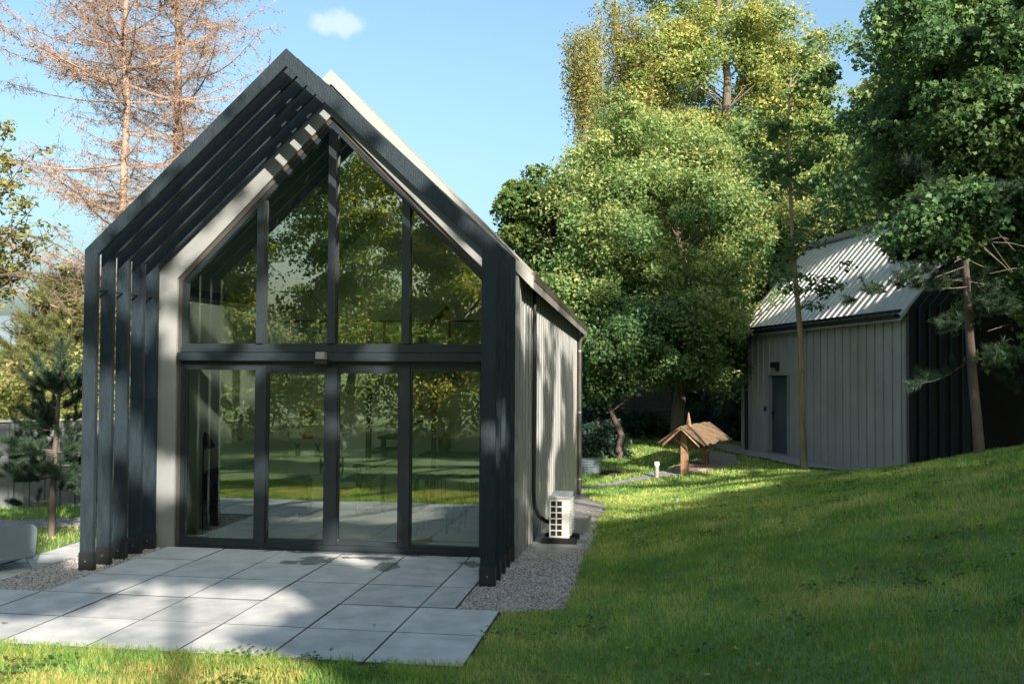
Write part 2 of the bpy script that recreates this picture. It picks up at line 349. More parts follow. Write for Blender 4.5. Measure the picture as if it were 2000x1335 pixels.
def tree(name,label,cat,base,crowns,leaf,trunk_r=.18,bark='bark',seed=1,group=None,size=.16,k=140,clump=.75,flat=.5,cull=True,shape='leaf',limbs=40,inner=.45,top=None,lean=(0,0),extra=None,clear=None,up=.45,limb_r=.055,fine=1.0):
    """crowns: list of (centre, radii, number of clumps)"""
    rng=np.random.default_rng(seed)
    base=np.array(base,float); root=empty(name,label,cat,group,tuple(base))
    cl=np.concatenate([envelope(int(n*fine),np.array(c),r,rng,inner=inner) for c,r,n in crowns]); clump=clump*(.80 if fine>1 else 1)
    if clear is not None: cl=cl[clear(cl)]
    rad=clump*(.6+.8*rng.random(len(cl)))
    V,F,v=clumps_leaves(cl,rad,k,size,rng,flat=flat,cull=cull,shape=shape,up=up)
    if extra is not None:
        V2,F2,v2=extra(rng); F2=F2+len(V); V=np.concatenate([V,V2]); F=np.concatenate([F,F2]); v=np.concatenate([v,v2])
    o=link('crown',np_mesh('crown',V-base,F,v),M[leaf],root)
    # trunk + limbs
    mb=MB(); topz=top if top else max(c[2]+r[2]*.6 for c,r,n in crowns)
    cx=np.mean([c[0] for c,r,n in crowns]); cy=np.mean([c[1] for c,r,n in crowns])
    ts=[]; K=9
    for i in range(K):
        t=i/(K-1); p=np.array([base[0]*(1-t)+(cx+lean[0])*t,base[1]*(1-t)+(cy+lean[1])*t,base[2]-.15+(topz-base[2])*t])
        p[:2]+=rng.normal(size=2)*.09*math.sin(math.pi*t)*(1+trunk_r*3); ts.append(p)
    rr=[trunk_r*(1.25 if i==0 else 1)*(1-.82*i/(K-1)) for i in range(K)]
    mb.tube([p-base for p in ts],rr,10)
    sel=rng.choice(len(cl),min(limbs,len(cl)),replace=False)
    tz=np.array([p[2] for p in ts])
    for i in sel:
        c=cl[i]; hz=max(base[2]+.25*(topz-base[2]),c[2]-np.linalg.norm(c[:2]-np.array([cx,cy]))*.7); j=int(np.clip(np.searchsorted(tz,hz),1,K-1))
        t=(hz-tz[j-1])/(tz[j]-tz[j-1]+1e-6); t=min(max(t,0),1); s=ts[j-1]*(1-t)+ts[j]*t
        r0=max(.016,min(limb_r,trunk_r*.34)*(1-.7*(hz-base[2])/(topz-base[2])))
        mb.tube([p-base for p in curve(s,c,.35,6,rng)],[r0*(1-.8*q/5) for q in range(6)],6)
    mb.build('trunk',M[bark],root,smooth=True)
    return root
def needle_geo(P0,D,n_per,length,width,rng,spread=.9):
    """needles radiating round shoots : P0 start, D direction*length of the shoot"""
    m=len(P0)*n_per; i=np.repeat(np.arange(len(P0)),n_per); t=rng.random(m)
    c=P0[i]+D[i]*t[:,None]; du=unit(D)[i]; r=unit(rng.normal(size=(m,3))); nd=unit(du*(1.2-.5*t[:,None]*0)+r*spread*1.2)
    L=length*(.7+.5*rng.random(m))[:,None]; side=unit(np.cross(nd,rng.normal(size=(m,3))))*width*.5
    tip=c+nd*L
    V=np.stack([c-side,c+side,tip],1).reshape(-1,3); F=(np.arange(m)*3)[:,None]+np.array([[0,1,2]])
    cv=rng.random(len(P0)); v=np.repeat(np.clip(.55*cv[i]+.45*rng.random(m),0,1),3)
    return V,F,v
def segs_mesh(A,B,r0,r1,n=3):
    A=np.asarray(A);B=np.asarray(B); d=unit(B-A); a=unit(np.cross(d,np.array([.3,.5,.81]))); b=np.cross(d,a); m=len(A)
    V=[]
    for P,r in ((A,r0),(B,r1)):
        for k in range(n):
            t=2*math.pi*k/n; V.append(P+(np.asarray(r).reshape(-1,1))*(math.cos(t)*a+math.sin(t)*b))
    V=np.stack(V,1).reshape(-1,3); o=(np.arange(m)*2*n)[:,None]
    F=np.concatenate([o+np.array([[k,(k+1)%n,n+(k+1)%n,n+k]]) for k in range(n)])
    return V,F

# ---------------------------------------------------------------- ground
def ground_mat():
    m,t,p=new_mat('lawn_ground'); N=t.nodes; L=t.links
    tc=N.new('ShaderNodeTexCoord'); n=N.new('ShaderNodeTexNoise'); n.inputs['Scale'].default_value=.55; n.inputs['Detail'].default_value=8
    n2=N.new('ShaderNodeTexNoise'); n2.inputs['Scale'].default_value=14; n2.inputs['Detail'].default_value=6
    L.new(tc.outputs['Object'],n.inputs['Vector']); L.new(tc.outputs['Object'],n2.inputs['Vector'])
    r=N.new('ShaderNodeValToRGB'); e=r.color_ramp.elements; e[0].position=.32; e[0].color=(.05,.11,.022,1); e[1].position=.72; e[1].color=(.20,.20,.08,1); k=e.new(.5); k.color=(.09,.17,.035,1)
    mx=N.new('ShaderNodeMix'); mx.data_type='FLOAT'; mx.inputs[0].default_value=.35
    L.new(n.outputs[0],mx.inputs[2]); L.new(n2.outputs[0],mx.inputs[3]); L.new(mx.outputs[0],r.inputs[0]); L.new(r.outputs[0],p.inputs['Base Color'])
    p.inputs['Roughness'].default_value=.95
    b=N.new('ShaderNodeBump'); b.inputs['Strength'].default_value=.6; b.inputs['Distance'].default_value=.05; L.new(n2.outputs[0],b.inputs['Height']); L.new(b.outputs[0],p.inputs['Normal'])
    return m
def axis(fine0,fine1,step,far):
    a=list(np.arange(fine0,fine1+1e-6,step)); s=step
    x=fine1
    while x<far: s*=1.18; x+=s; a.append(x)
    s=step; x=fine0
    while x>-far: s*=1.18; x-=s; a.insert(0,x)
    return np.array(a)
gx=axis(-10,16,.25,900); gy=axis(-12,26,.25,1200)
X,Y=np.meshgrid(gx,gy,indexing='ij'); Z=H(X,Y)
# recess under patio/house so that nothing is coplanar
def infoot(x,y): return (x>-2.9)&(x<2.2)&(y>-2.3)&(y<9.5)
Z=Z-.02*((x_:=X)>-2.6)*(X<2.3)*(Y>-2.4)*(Y<9.6)*1.0
n0,n1=X.shape; V=np.stack([X,Y,Z],-1).reshape(-1,3)
i,j=np.meshgrid(np.arange(n0-1),np.arange(n1-1),indexing='ij'); a=(i*n1+j).ravel()
g=link('ground',np_mesh('ground',V,np.stack([a,a+n1,a+n1+1,a+1],1),smooth=True),ground_mat()); tag(g,kind='structure')
# distant hills seen left of the cabin
hv=[];hf=[]
for q,(R0,hh,ph) in enumerate(((420,26,0.),(700,50,2.))):
    o=len(hv); A=np.linspace(math.radians(60),math.radians(170),90)
    for t in A:
        z=hh*(.55+.6*fbm(t*4+ph,ph+3)); 
        for (r,zz) in ((R0,-8),(R0+40,z*.7),(R0+90,z)): hv.append((r*math.cos(t)+4,r*math.sin(t),zz))
    for k in range(len(A)-1):
        for l in range(2): hf.append((o+3*k+l,o+3*k+3+l,o+3*k+4+l,o+3*k+1+l))
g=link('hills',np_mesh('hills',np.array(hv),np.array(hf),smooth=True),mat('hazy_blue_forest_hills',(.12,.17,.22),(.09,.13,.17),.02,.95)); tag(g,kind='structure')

# ---------------------------------------------------------------- patio slabs
A_,B_=.745,.838; GX,GY=1.717,.703
PZ=.03
def in_patio(x,y):
    x=np.asarray(x);y=np.asarray(y)
    return ((y<1.5)&(y>-.975)&(x<2.06)&(x>-2.0))|((y<=-.97)&(y>-2.60)&(x<2.47)&(x>-12))
def slab_mat():
    m,t,p=new_mat('grey_patio_slabs'); N=t.nodes; L=t.links
    tc=N.new('ShaderNodeTexCoord'); at_=N.new('ShaderNodeAttribute'); at_.attribute_name='v'
    n=N.new('ShaderNodeTexNoise'); n.inputs['Scale'].default_value=3.2; n.inputs['Detail'].default_value=9; n.inputs['Roughness'].default_value=.62; L.new(tc.outputs['Object'],n.inputs['Vector'])
    n2=N.new('ShaderNodeTexNoise'); n2.inputs['Scale'].default_value=90; n2.inputs['Detail'].default_value=3; L.new(tc.outputs['Object'],n2.inputs['Vector'])
    ad=N.new('ShaderNodeMath'); ad.operation='MULTIPLY_ADD'; ad.inputs[1].default_value=.24; L.new(at_.outputs['Fac'],ad.inputs[0]); L.new(n.outputs[0],ad.inputs[2])
    ad2=N.new('ShaderNodeMath'); ad2.operation='MULTIPLY_ADD'; ad2.inputs[1].default_value=.16; L.new(n2.outputs[0],ad2.inputs[0]); L.new(ad.outputs[0],ad2.inputs[2])
    r=N.new('ShaderNodeValToRGB'); e=r.color_ramp.elements; e[0].position=.40; e[0].color=(.24,.26,.27,1); e[1].position=.90; e[1].color=(.48,.495,.50,1); L.new(ad2.outputs[0],r.inputs[0])
    # wet stains by the door : noise-edged patches around fixed places
    sep=N.new('ShaderNodeSeparateXYZ'); L.new(tc.outputs['Object'],sep.inputs[0])
    n3=N.new('ShaderNodeTexNoise'); n3.inputs['Scale'].default_value=5.5; n3.inputs['Detail'].default_value=3; n3.inputs['Distortion'].default_value=.6; L.new(tc.outputs['Object'],n3.inputs['Vector'])
    last=None
    for (cx,cy,rx,ry) in ((.03,.93,.20,.30),(.62,1.15,.28,.10),(.93,.75,.14,.26),(.35,1.38,1.0,.09),(1.85,1.0,.2,.16),(-.2,.75,.16,.10)):
        dx=N.new('ShaderNodeMath'); dx.operation='MULTIPLY_ADD'; dx.inputs[1].default_value=1/rx; dx.inputs[2].default_value=-cx/rx; L.new(sep.outputs[0],dx.inputs[0])
        dy=N.new('ShaderNodeMath'); dy.operation='MULTIPLY_ADD'; dy.inputs[1].default_value=1/ry; dy.inputs[2].default_value=-cy/ry; L.new(sep.outputs[1],dy.inputs[0])
        c=N.new('ShaderNodeCombineXYZ'); L.new(dx.outputs[0],c.inputs[0]); L.new(dy.outputs[0],c.inputs[1])
        ln=N.new('ShaderNodeVectorMath'); ln.operation='LENGTH'; L.new(c.outputs[0],ln.inputs[0])
        if last is None: last=ln.outputs['Value']
        else:
            mn=N.new('ShaderNodeMath'); mn.operation='MINIMUM'; L.new(last,mn.inputs[0]); L.new(ln.outputs['Value'],mn.inputs[1]); last=mn.outputs[0]
    s=N.new('ShaderNodeMath'); s.operation='MULTIPLY_ADD'; s.inputs[1].default_value=2.6; L.new(n3.outputs[0],s.inputs[0]); L.new(last,s.inputs[2])
    mr=N.new('ShaderNodeMapRange'); mr.inputs[1].default_value=2.16; mr.inputs[2].default_value=2.24; mr.inputs[3].default_value=.42; mr.inputs[4].default_value=1; L.new(s.outputs[0],mr.inputs[0])
    mm=N.new('ShaderNodeMix'); mm.data_type='RGBA'; mm.blend_type='MULTIPLY'; mm.inputs[0].default_value=1; L.new(r.outputs[0],mm.inputs[6]); L.new(mr.outputs[0],mm.inputs[7]); L.new(mm.outputs[2],p.inputs['Base Color'])
    mr2=N.new('ShaderNodeMapRange'); mr2.inputs[1].default_value=2.16; mr2.inputs[2].default_value=2.24; mr2.inputs[3].default_value=.25; mr2.inputs[4].default_value=.72; L.new(s.outputs[0],mr2.inputs[0]); L.new(mr2.outputs[0],p.inputs['Roughness'])
    b=N.new('ShaderNodeBump'); b.inputs['Strength'].default_value=.15; b.inputs['Distance'].default_value=.01; L.new(n2.outputs[0],b.inputs['Height']); L.new(b.outputs[0],p.inputs['Normal'])
    return m
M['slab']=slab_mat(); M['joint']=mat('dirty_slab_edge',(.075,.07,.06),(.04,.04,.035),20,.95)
def slab_field(name,rects,gap=.0045,th=.06,z=PZ,seed=1):
    rng=np.random.default_rng(seed); V=[];F=[];A=[]
    for (x0,x1,y0,y1) in rects:
        x0+=gap;x1-=gap;y0+=gap;y1-=gap; e=.004; dz=rng.normal()*.0012; v=rng.random(); tx,ty=rng.normal(size=2)*.0012
        o=len(V)
        zz=lambda x,y,b: z+dz+b+tx*(x-x0)+ty*(y-y0)
        for (ex,b) in ((0,-th),(0,-e),(e,0)):
            for (x,y) in ((x0+ex,y0+ex),(x1-ex,y0+ex),(x1-ex,y1-ex),(x0+ex,y1-ex)): V.append((x,y,zz(x,y,b))); A.append(v)
        for l in (0,1):
            for k in range(4): F.append((o+4*l+k,o+4*l+(k+1)%4,o+4*l+4+(k+1)%4,o+4*l+4+k))
        F.append((o+8,o+9,o+10,o+11))
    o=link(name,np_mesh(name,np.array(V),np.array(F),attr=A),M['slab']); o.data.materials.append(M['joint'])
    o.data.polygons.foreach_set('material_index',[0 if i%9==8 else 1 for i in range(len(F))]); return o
rects=[]
ys=[1.425,GY]+[GY-k*B_ for k in range(1,5)]
ys=[1.425,.703,-.135,-.973,-1.811,-2.649]
for r in range(5):
    y1,y0=ys[r],ys[r+1]
    for c in range(-1,16):
        x1=GX-c*A_; x0=x1-A_
        if c==-1:
            x0=GX; x1=GX+(.34 if r<3 else .745)
        if r<3:
            if x1<=-1.99: continue
            x0=max(x0,-1.985)
            if x1-x0<.08: continue
        rects.append((x0,x1,y0,y1))
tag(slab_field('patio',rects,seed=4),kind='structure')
rects=[(-3.23,-2.72,-1.25+k*.5-.0,-.75+k*.5) for k in range(0,17)]
rects+=[(-3.75-.52*q,-3.25-.52*q,-.95+k*.5,-.45+k*.5) for k in range(0,3) for q in range(3)]
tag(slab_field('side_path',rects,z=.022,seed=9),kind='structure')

# gravel beds
def gravel_mat():
    m,t,p=new_mat('grey_crushed_stone'); N=t.nodes; L=t.links
    tc=N.new('ShaderNodeTexCoord'); v=N.new('ShaderNodeTexVoronoi'); v.inputs['Scale'].default_value=62; L.new(tc.outputs['Object'],v.inputs['Vector'])
    r=N.new('ShaderNodeValToRGB'); e=r.color_ramp.elements; e[0].color=(.10,.10,.105,1); e[1].color=(.42,.40,.39,1); k=e.new(.5); k.color=(.22,.22,.225,1)
    sp=N.new('ShaderNodeSeparateColor'); L.new(v.outputs['Color'],sp.inputs[0]); L.new(sp.outputs[0],r.inputs[0]); L.new(r.outputs[0],p.inputs['Base Color']); p.inputs['Roughness'].default_value=.85
    b=N.new('ShaderNodeBump'); b.inputs['Strength'].default_value=.9; b.inputs['Distance'].default_value=.015; b.invert=True; L.new(v.outputs['Distance'],b.inputs['Height']); L.new(b.outputs[0],p.inputs['Normal'])
    return m
M['gravel']=gravel_mat()
def blob_poly(px,py): return (px,py)
def sheet(name,poly,m,lift=.012,step=.12,kind='structure'):
    """terrain-hugging sheet inside a polygon"""
    P=np.array(poly); x0,y0=P.min(0); x1,y1=P.max(0); nx=max(2,int((x1-x0)/step)+1); ny=max(2,int((y1-y0)/step)+1)
    xs=np.linspace(x0,x1,nx); ysn=np.linspace(y0,y1,ny); X,Y=np.meshgrid(xs,ysn,indexing='ij')
    C=[];F=[];V=np.stack([X,Y,H(X,Y)+lift],-1).reshape(-1,3)
    for i in range(nx-1):
        for j in range(ny-1):
            if inside((xs[i]+xs[i+1])/2,(ysn[j]+ysn[j+1])/2,P): a=i*ny+j; F.append((a,a+ny,a+ny+1,a+1))
    o=link(name,np_mesh(name,V,np.array(F),smooth=True),m); tag(o,kind=kind); return o
def inside(x,y,P):
    c=False; n=len(P)
    for i in range(n):
        xa,ya=P[i];xb,yb=P[(i+1)%n]
        if (ya>y)!=(yb>y) and x<(xb-xa)*(y-ya)/(yb-ya)+xa: c=not c
    return c
def inside_np(x,y,P):
    c=np.zeros(len(x),bool); n=len(P)
    for i in range(n):
        xa,ya=P[i];xb,yb=P[(i+1)%n]
        if ya==yb: continue
        c^=((ya>y)!=(yb>y))&(x<(xb-xa)*(y-ya)/(yb-ya)+xa)
    return c
G_R=[(1.9,-.99),(2.45,-.99),(2.98,-.80),(3.02,.2),(2.98,1.6),(3.0,3.2),(2.95,5.0),(2.98,6.6),(2.9,7.8),(2.6,8.6),(2.3,10.3),(1.9,10.3)]
G_L=[(-2.74,-.985),(-1.9,-.985),(-1.9,10),(-2.74,10)]
G_F=[(-9,.2),(-5.75,3.0),(-4.0,4.3),(-2.3,5.3),(-2.3,4.2),(-4.0,3.05),(-5.0,2.35),(-9,-.9)]
def WP(u,v,z=0.0):
    d=CF+(u-1000)/FPX*CR-(v-667.5)/FPX*CU; t=(z-CAM[2])/d[2]; return (CAM+t*d)[:2]
G_P=[(1.5,10.05),(2.3,10.5),(3.0,11.55),(3.8,12.45),(4.3,12.6),(5.2,12.9),(5.7,14.2),(5.75,16.2),(5.2,16.7),(4.9,15.2),(4.2,13.6),(3.6,12.95),(2.9,11.95),(2.1,10.65),(1.5,10.3)]
for nm,P,st in (('gravel_bed',G_R,.1),('gravel_bed',G_L,.15),('gravel_bed',G_F,.2),('gravel_path',G_P,.15)): sheet(nm,P,M['gravel'],lift=.014,step=st)
# real pebbles over the near gravel
def pebbles(P,n,seed,smin=.007,smax=.016):
    rng=np.random.default_rng(seed); P=np.array(P); x0,y0=P.min(0);x1,y1=P.max(0); x=rng.uniform(x0,x1,n);y=rng.uniform(y0,y1,n); k=inside_np(x,y,P)&~in_patio(x,y)&~((x>-2.24)&(x<2.24)&(y>1.45)); x,y=x[k],y[k]; n=len(x)
    C=np.stack([x,y,H(x,y)+.018],1); s=rng.uniform(smin,smax,n)
    D=np.array([[1,0,0],[0,1,0],[-1,0,0],[0,-1,0],[0,0,1],[0,0,-1]],float); Q=D[None]*s[:,None,None]*(.6+.8*rng.random((n,6,1)))
    th=rng.random(n)*6.28; c,s_=np.cos(th),np.sin(th); Q2=Q.copy(); Q2[...,0]=Q[...,0]*c[:,None]-Q[...,1]*s_[:,None]; Q2[...,1]=Q[...,0]*s_[:,None]+Q[...,1]*c[:,None]; Q2[...,2]*=.7
    V=(C[:,None]+Q2).reshape(-1,3); f=np.array([[0,1,4],[1,2,4],[2,3,4],[3,0,4],[1,0,5],[2,1,5],[3,2,5],[0,3,5]])
    return V,((np.arange(n)*6)[:,None,None]+f[None]).reshape(-1,3),np.repeat(rng.random(n),6)
pm,t_,p_=new_mat('loose_crushed_stone'); a_=t_.nodes.new('ShaderNodeAttribute'); a_.attribute_name='v'; r_=t_.nodes.new('ShaderNodeValToRGB'); r_.color_ramp.elements[0].color=(.09,.09,.095,1); r_.color_ramp.elements[1].color=(.46,.43,.41,1)
t_.links.new(a_.outputs['Fac'],r_.inputs[0]); t_.links.new(r_.outputs[0],p_.inputs['Base Color']); p_.inputs['Roughness'].default_value=.85
for P,n,sd_ in (([(1.9,-.99),(2.45,-.99),(2.98,-.80),(3.02,.2),(2.98,1.6),(3.0,3.2),(2.95,5.0),(2.2,5.0),(2.2,1.4),(1.9,1.4)],26000,3),([(-2.72,-.98),(-1.98,-.98),(-1.98,1.6),(-2.72,1.6)],9000,4)):
    V,F,v=pebbles(P,n,sd_); g=link('loose_gravel',np_mesh('loose_gravel',V,F,attr=v),pm); tag(g,'loose grey crushed stone filling the bed beside the black cabin posts' if sd_==3 else 'loose grey crushed stone between the side path and the patio','gravel',kind='stuff')

# ---------------------------------------------------------------- the cabin
HW,HH,HP=2.245,3.444,5.53            # outer timber portal
YF=1.43                              # front of the sheet metal shell
def T(x,y,z): return (x,y,z-.034*max(0,y-YF))   # the cabin's side falls gently to the rear
cab=empty('modern_cabin','black timber framed cabin with a glazed gable and sheet metal sides beside the slab patio','cabin')
MW,MP=2.27,5.71
def gable(w,hh,p): return [(-w,hh[0]),(-w,hh[1]),(0,p),(w,hh[1]),(w,hh[0])]
fw=.148; fy=.058
def fin(y,parent,zb=-.03,shoes=True,tilt=False):
    mb=MB(); vw=.188; hin=HH-.055
    TT=T if tilt else None
    mb.ring(gable(HW,(zb+.10,HH),HP),gable(HW-fw,(zb+.10,hin),HP-vw),y,y+fy,TT)
    o=mb.build('portal_frame',M['wood'],parent,bevel=.003)
    if shoes:
        for s in (-1,1):
            b=MB(); x0,x1=sorted((s*(HW+.008),s*(HW-fw-.008)))
            b.box(x0,x1,y-.008,y+fy+.008,zb+.04,zb+.24); b.box(x0+.02,x1-.02,y+.0,y+fy,zb-.12,zb+.045)
            sh=b.build('post_shoe',M['shoe'],o,bevel=.002)
            c=MB(); xc=s*(HW-fw/2)
            c.tube([(xc,y-.018,zb+.15),(xc,y-.008,zb+.15)],.009,8); c.build('bolt',M['steel'],o)
    return o
for k in range(5):
    f=fin(.318*k,cab)
for k in range(4): fin(9.95+.318*k,cab,tilt=True,zb=-.05)
# steel spacer rods between the fins, at the knees
for s in (-1,1):
    mb=MB()
    mb.tube([(s*2.17,.05,3.02),(s*2.17,1.44,3.02)],.011,8)
    for k in range(4): mb.tube([(s*2.17,.06+.318*k,3.02),(s*2.17,.09+.318*k,3.02)],.024,8)
    mb.build('spacer_rod',M['black'],cab)
# timber packers (short light blocks) under the rafters near the glazing
# shell front frame
mb=MB(); mb.ring(gable(MW,(-.12,MP-MW+.005),MP),gable(1.925,(.0,3.262),5.187),YF,YF+.10); mb.build('front_frame',M['band'],cab,bevel=.004)
# raised verge flashing following the roof, right over the gutter
mb=MB()
e=2.44
mb.ring([(-e,MP-e-.02),(0,MP+.02),(e,MP-e-.02)],[(-e,MP-e-.17),(0,MP-.15),(e,MP-e-.17)],YF-.03,YF-.003); mb.build('verge_flashing',M['fascia'],cab,bevel=.003)
# front corner trims on the sides
for s in (-1,1):
    mb=MB(); x0,x1=sorted((s*2.272,s*2.20)); mb.box(x0,x1,YF+.102,1.66,-.12,3.40); mb.build('corner_trim',M['clad'],cab,bevel=.006)
    mb=MB(); x0,x1=sorted((s*2.29,s*2.20)); mb.box(x0,x1,9.62,9.86,-.15,3.40,T); mb.build('corner_trim',M['clad'],cab,bevel=.006)
# side walls: folded sheets with standing ribs
for s in (-1,1):
    prof=[]; y=1.66; px=.262
    while y<9.60:
        prof+=[(y,0),(y+.115,0),(y+.120,.04),(y+.250,.04),(y+.255,0)]; y+=px
    prof+=[(9.62,0)]
    V=[];F=[];
    for (yy,o) in prof:
        for z in (-.1,3.32): V.append(T(s*(2.22+o),yy,z))
    F=[(2*i,2*i+2,2*i+3,2*i+1) for i in range(len(prof)-1)]
    if s<0: F=[f[::-1] for f in F]
    o=link('side_wall',np_mesh('side_wall',np.array(V),np.array(F)),M['clad'],cab)
    mb=MB(); x0,x1=sorted((s*2.218,s*2.10)); mb.box(x0,x1,1.55,9.7,-.15,3.35,T); mb.build('wall_core',M['ceil_in'],cab)
# back gable wall
mb=MB(); mb.prism([(-2.2,-.3),(2.2,-.3),(2.2,3.2),(0,5.4),(-2.2,3.2)],9.62,9.75,T=T); mb.build('rear_wall',M['clad'],cab)
# roof slopes
for s in (-1,1):
    mb=MB(); x0,x1=0.0,2.42
    yb=9.95
    def q(x,y,dz): return T(s*x,y,MP-x+dz)
    vs=[q(0,YF,-.0),q(x1,YF,0),q(x1,yb,0),q(0,yb,0),q(0,YF,-.17),q(x1,YF,-.17),q(x1,yb,-.17),q(0,yb,-.17)]
    mb.add(vs,[(0,1,2,3),(7,6,5,4),(0,4,5,1),(1,5,6,2),(2,6,7,3),(3,7,4,0)])
    y=YF+.2
    while y<yb-.1:
        vs=[q(.05,y,.002),q(x1-.01,y,.002),q(x1-.01,y+.03,.002),q(.05,y+.03,.002),q(.05,y,.035),q(x1-.01,y,.035),q(x1-.01,y+.03,.035),q(.05,y+.03,.035)]
        mb.add(vs,[(4,5,6,7),(0,1,5,4),(1,2,6,5),(2,3,7,6),(3,0,4,7)]); y+=.30
    mb.build('roof_slope',M['rooftile'],cab)
    # gutter with end cap, brackets
    mb=MB(); gx0,gx1=2.30,2.43; g0,g1=3.225,3.315
    for (a,b,c,d) in ((gx0,gx0+.006,g0,g1),(gx1-.006,gx1,g0,g1),(gx0+.006,gx1-.006,g0,g0+.006)):
        xa,xb=sorted((s*a,s*b)); mb.box(xa,xb,1.60,9.98,c,d,T)
    xa,xb=sorted((s*(gx0-.004),s*(gx1+.006))); mb.box(xa,xb,1.585,1.60,g0-.004,g1+.004,T); mb.box(xa,xb,9.98,9.995,g0-.004,g1+.004,T)
    go=mb.build('gutter',M['gutter'],cab)
    y=1.9
    while y<9.9:
        mb=MB(); xa,xb=sorted((s*2.24,s*2.436)); mb.box(xa,xb,y,y+.03,g0-.012,g0-.005,T); y+=.62
        mb.build('gutter_bracket',M['gutter'],go)
    # downpipe at the rear corner
    mb=MB(); yb_=9.5; mb.tube([T(s*2.36,yb_,3.24),T(s*2.36,yb_,3.12),T(s*2.315,yb_,2.95),T(s*2.315,yb_,.0)],.034,12); 
    dp=mb.build('downpipe',M['gutter'],cab,smooth=True)
    for z in (.3,1.6,2.8):
        mb=MB(); mb.tube([T(s*2.315,yb_,z),T(s*2.315,yb_,z+.03)],.041,12); mb.build('pipe_clip',M['steel'],dp)
# conduit feeding the outdoor unit
mb=MB(); mb.tube([(2.30,2.62,3.22),(2.30,2.62,.62),(2.31,2.63,.45),(2.36,2.66,.33),(2.45,2.72,.26),(2.52,2.76,.24)],.025,12); mb.build('conduit',M['black'],cab,smooth=True)

# glazing : frames and panes, y plane 1.50
YG=1.50
def zroof(x): return 5.187-abs(x)      # inner edge of the shell frame
WIN=[-1.925,-.875,.015,.925,1.925]
# outer reveal
mb=MB(); mb.ring(gable(1.922,(.0,3.259),5.184),gable(1.875,(.0,3.238),5.12),YG-.03,YG+.12); mb.build('reveal',M['gutter'],cab,bevel=.002)
fr=MB(); fr.ring(gable(1.873,(.02,3.236),5.117),gable(1.822,(.02,3.213),5.045),YG-.02,YG+.07)
fr.box(-1.82,1.82,YG-.02,YG+.07,.02,.10)
up=fr.build('glazing_frame',M['frame'],cab,bevel=.003)
# transom : two steps, projecting
mb=MB(); mb.box(-1.885,1.885,YG-.13,YG-.022,2.268,2.366); mb.box(-1.872,1.872,YG-.06,YG-.022,2.372,2.43); mb.box(-1.82,1.82,YG-.020,YG+.07,2.20,2.475)
mb.build('transom_beam',M['frame'],cab,bevel=.004)
for x,w_ in ((-.875,.045),(.015,.047),(.922,.047)):
    mb=MB(); zt=zroof(x)-.14
    mb.prism([(x-w_,2.476),(x+w_,2.476),(x+w_,zroof(x+w_)-.145),(x,zroof(x)-.145 if abs(x)>.1 else zroof(0)-.145),(x-w_,zroof(x-w_)-.145)],YG-.05,YG+.07)
    mb.build('mullion',M['frame'],cab,bevel=.003)
for x,w_ in ((-.856,.070),(.02,.078),(.915,.068)):
    mb=MB(); mb.box(x-w_,x+w_,YG-.035,YG+.07,.101,2.199); mb.build('mullion',M['frame'],cab,bevel=.003)
# door leaves get their own frame (two middle ones)
def pane_box(name,x0,x1,z0,z1,parent):
    mb=MB(); mb.box(x0,x1,YG+.02,YG+.028,z0,z1); return mb.build(name,M['glass'],parent)
for (x0,x1,door) in ((-1.82,-.927,0),(-.785,-.059,1),(.099,.846,1),(.984,1.82,0)):
    zb=.101
    o=MB(); b_=.03 if not door else .052
    z1=2.199-(0.0)
    o.box(x0,x0+.012,YG-.01,YG+.05,zb,z1); o.box(x1-.012,x1,YG-.01,YG+.05,zb,z1); o.box(x0+.012,x1-.012,YG-.01,YG+.05,zb,zb+b_); o.box(x0+.012,x1-.012,YG-.01,YG+.05,z1-b_*1.4,z1)
    lf=o.build('door_leaf' if door else 'fixed_window',M['frame'],cab,bevel=.002)
    pane_box('pane',x0+.012,x1-.012,zb+b_,z1-b_*1.4,lf)
    if door:
        h=MB(); xh=x1-.03 if x0<0 else x0+.03; h.box(xh-.012,xh+.012,YG-.05,YG-.012,1.02,1.05); h.box(xh-.010,xh+.010,YG-.062,YG-.05,.95,1.12); h.build('handle',M['steel'] if False else M['black'],lf,bevel=.002)
# upper panes follow the slope
xs_=[(-1.822,-.92),(-.83,-.032),(.062,.875),(.969,1.822)]
for (x0,x1) in xs_:
    zt=lambda x: 5.045-abs(x)-.01
    poly=[(x0,2.476),(x1,2.476),(x1,zt(x1)),(x0,zt(x0))]
    mb=MB(); mb.prism(poly,YG+.02,YG+.028); mb.build('pane',M['glass'],up)
# wall light on the transom
mb=MB(); mb.box(-.105,.005,YG-.235,YG-.132,2.29,2.375); wl=mb.build('wall_light',M['fascia'],cab,bevel=.006)
mb=MB(); mb.box(-.13,.03,YG-.215,YG-.132,2.235,2.288); mb.build('light_bracket',M['black'],wl,bevel=.004)
# threshold
mb=MB(); mb.box(-1.87,1.87,YG-.07,YG+.12,-.05,.022+.02); mb.build('threshold',M['frame'],cab,bevel=.003)
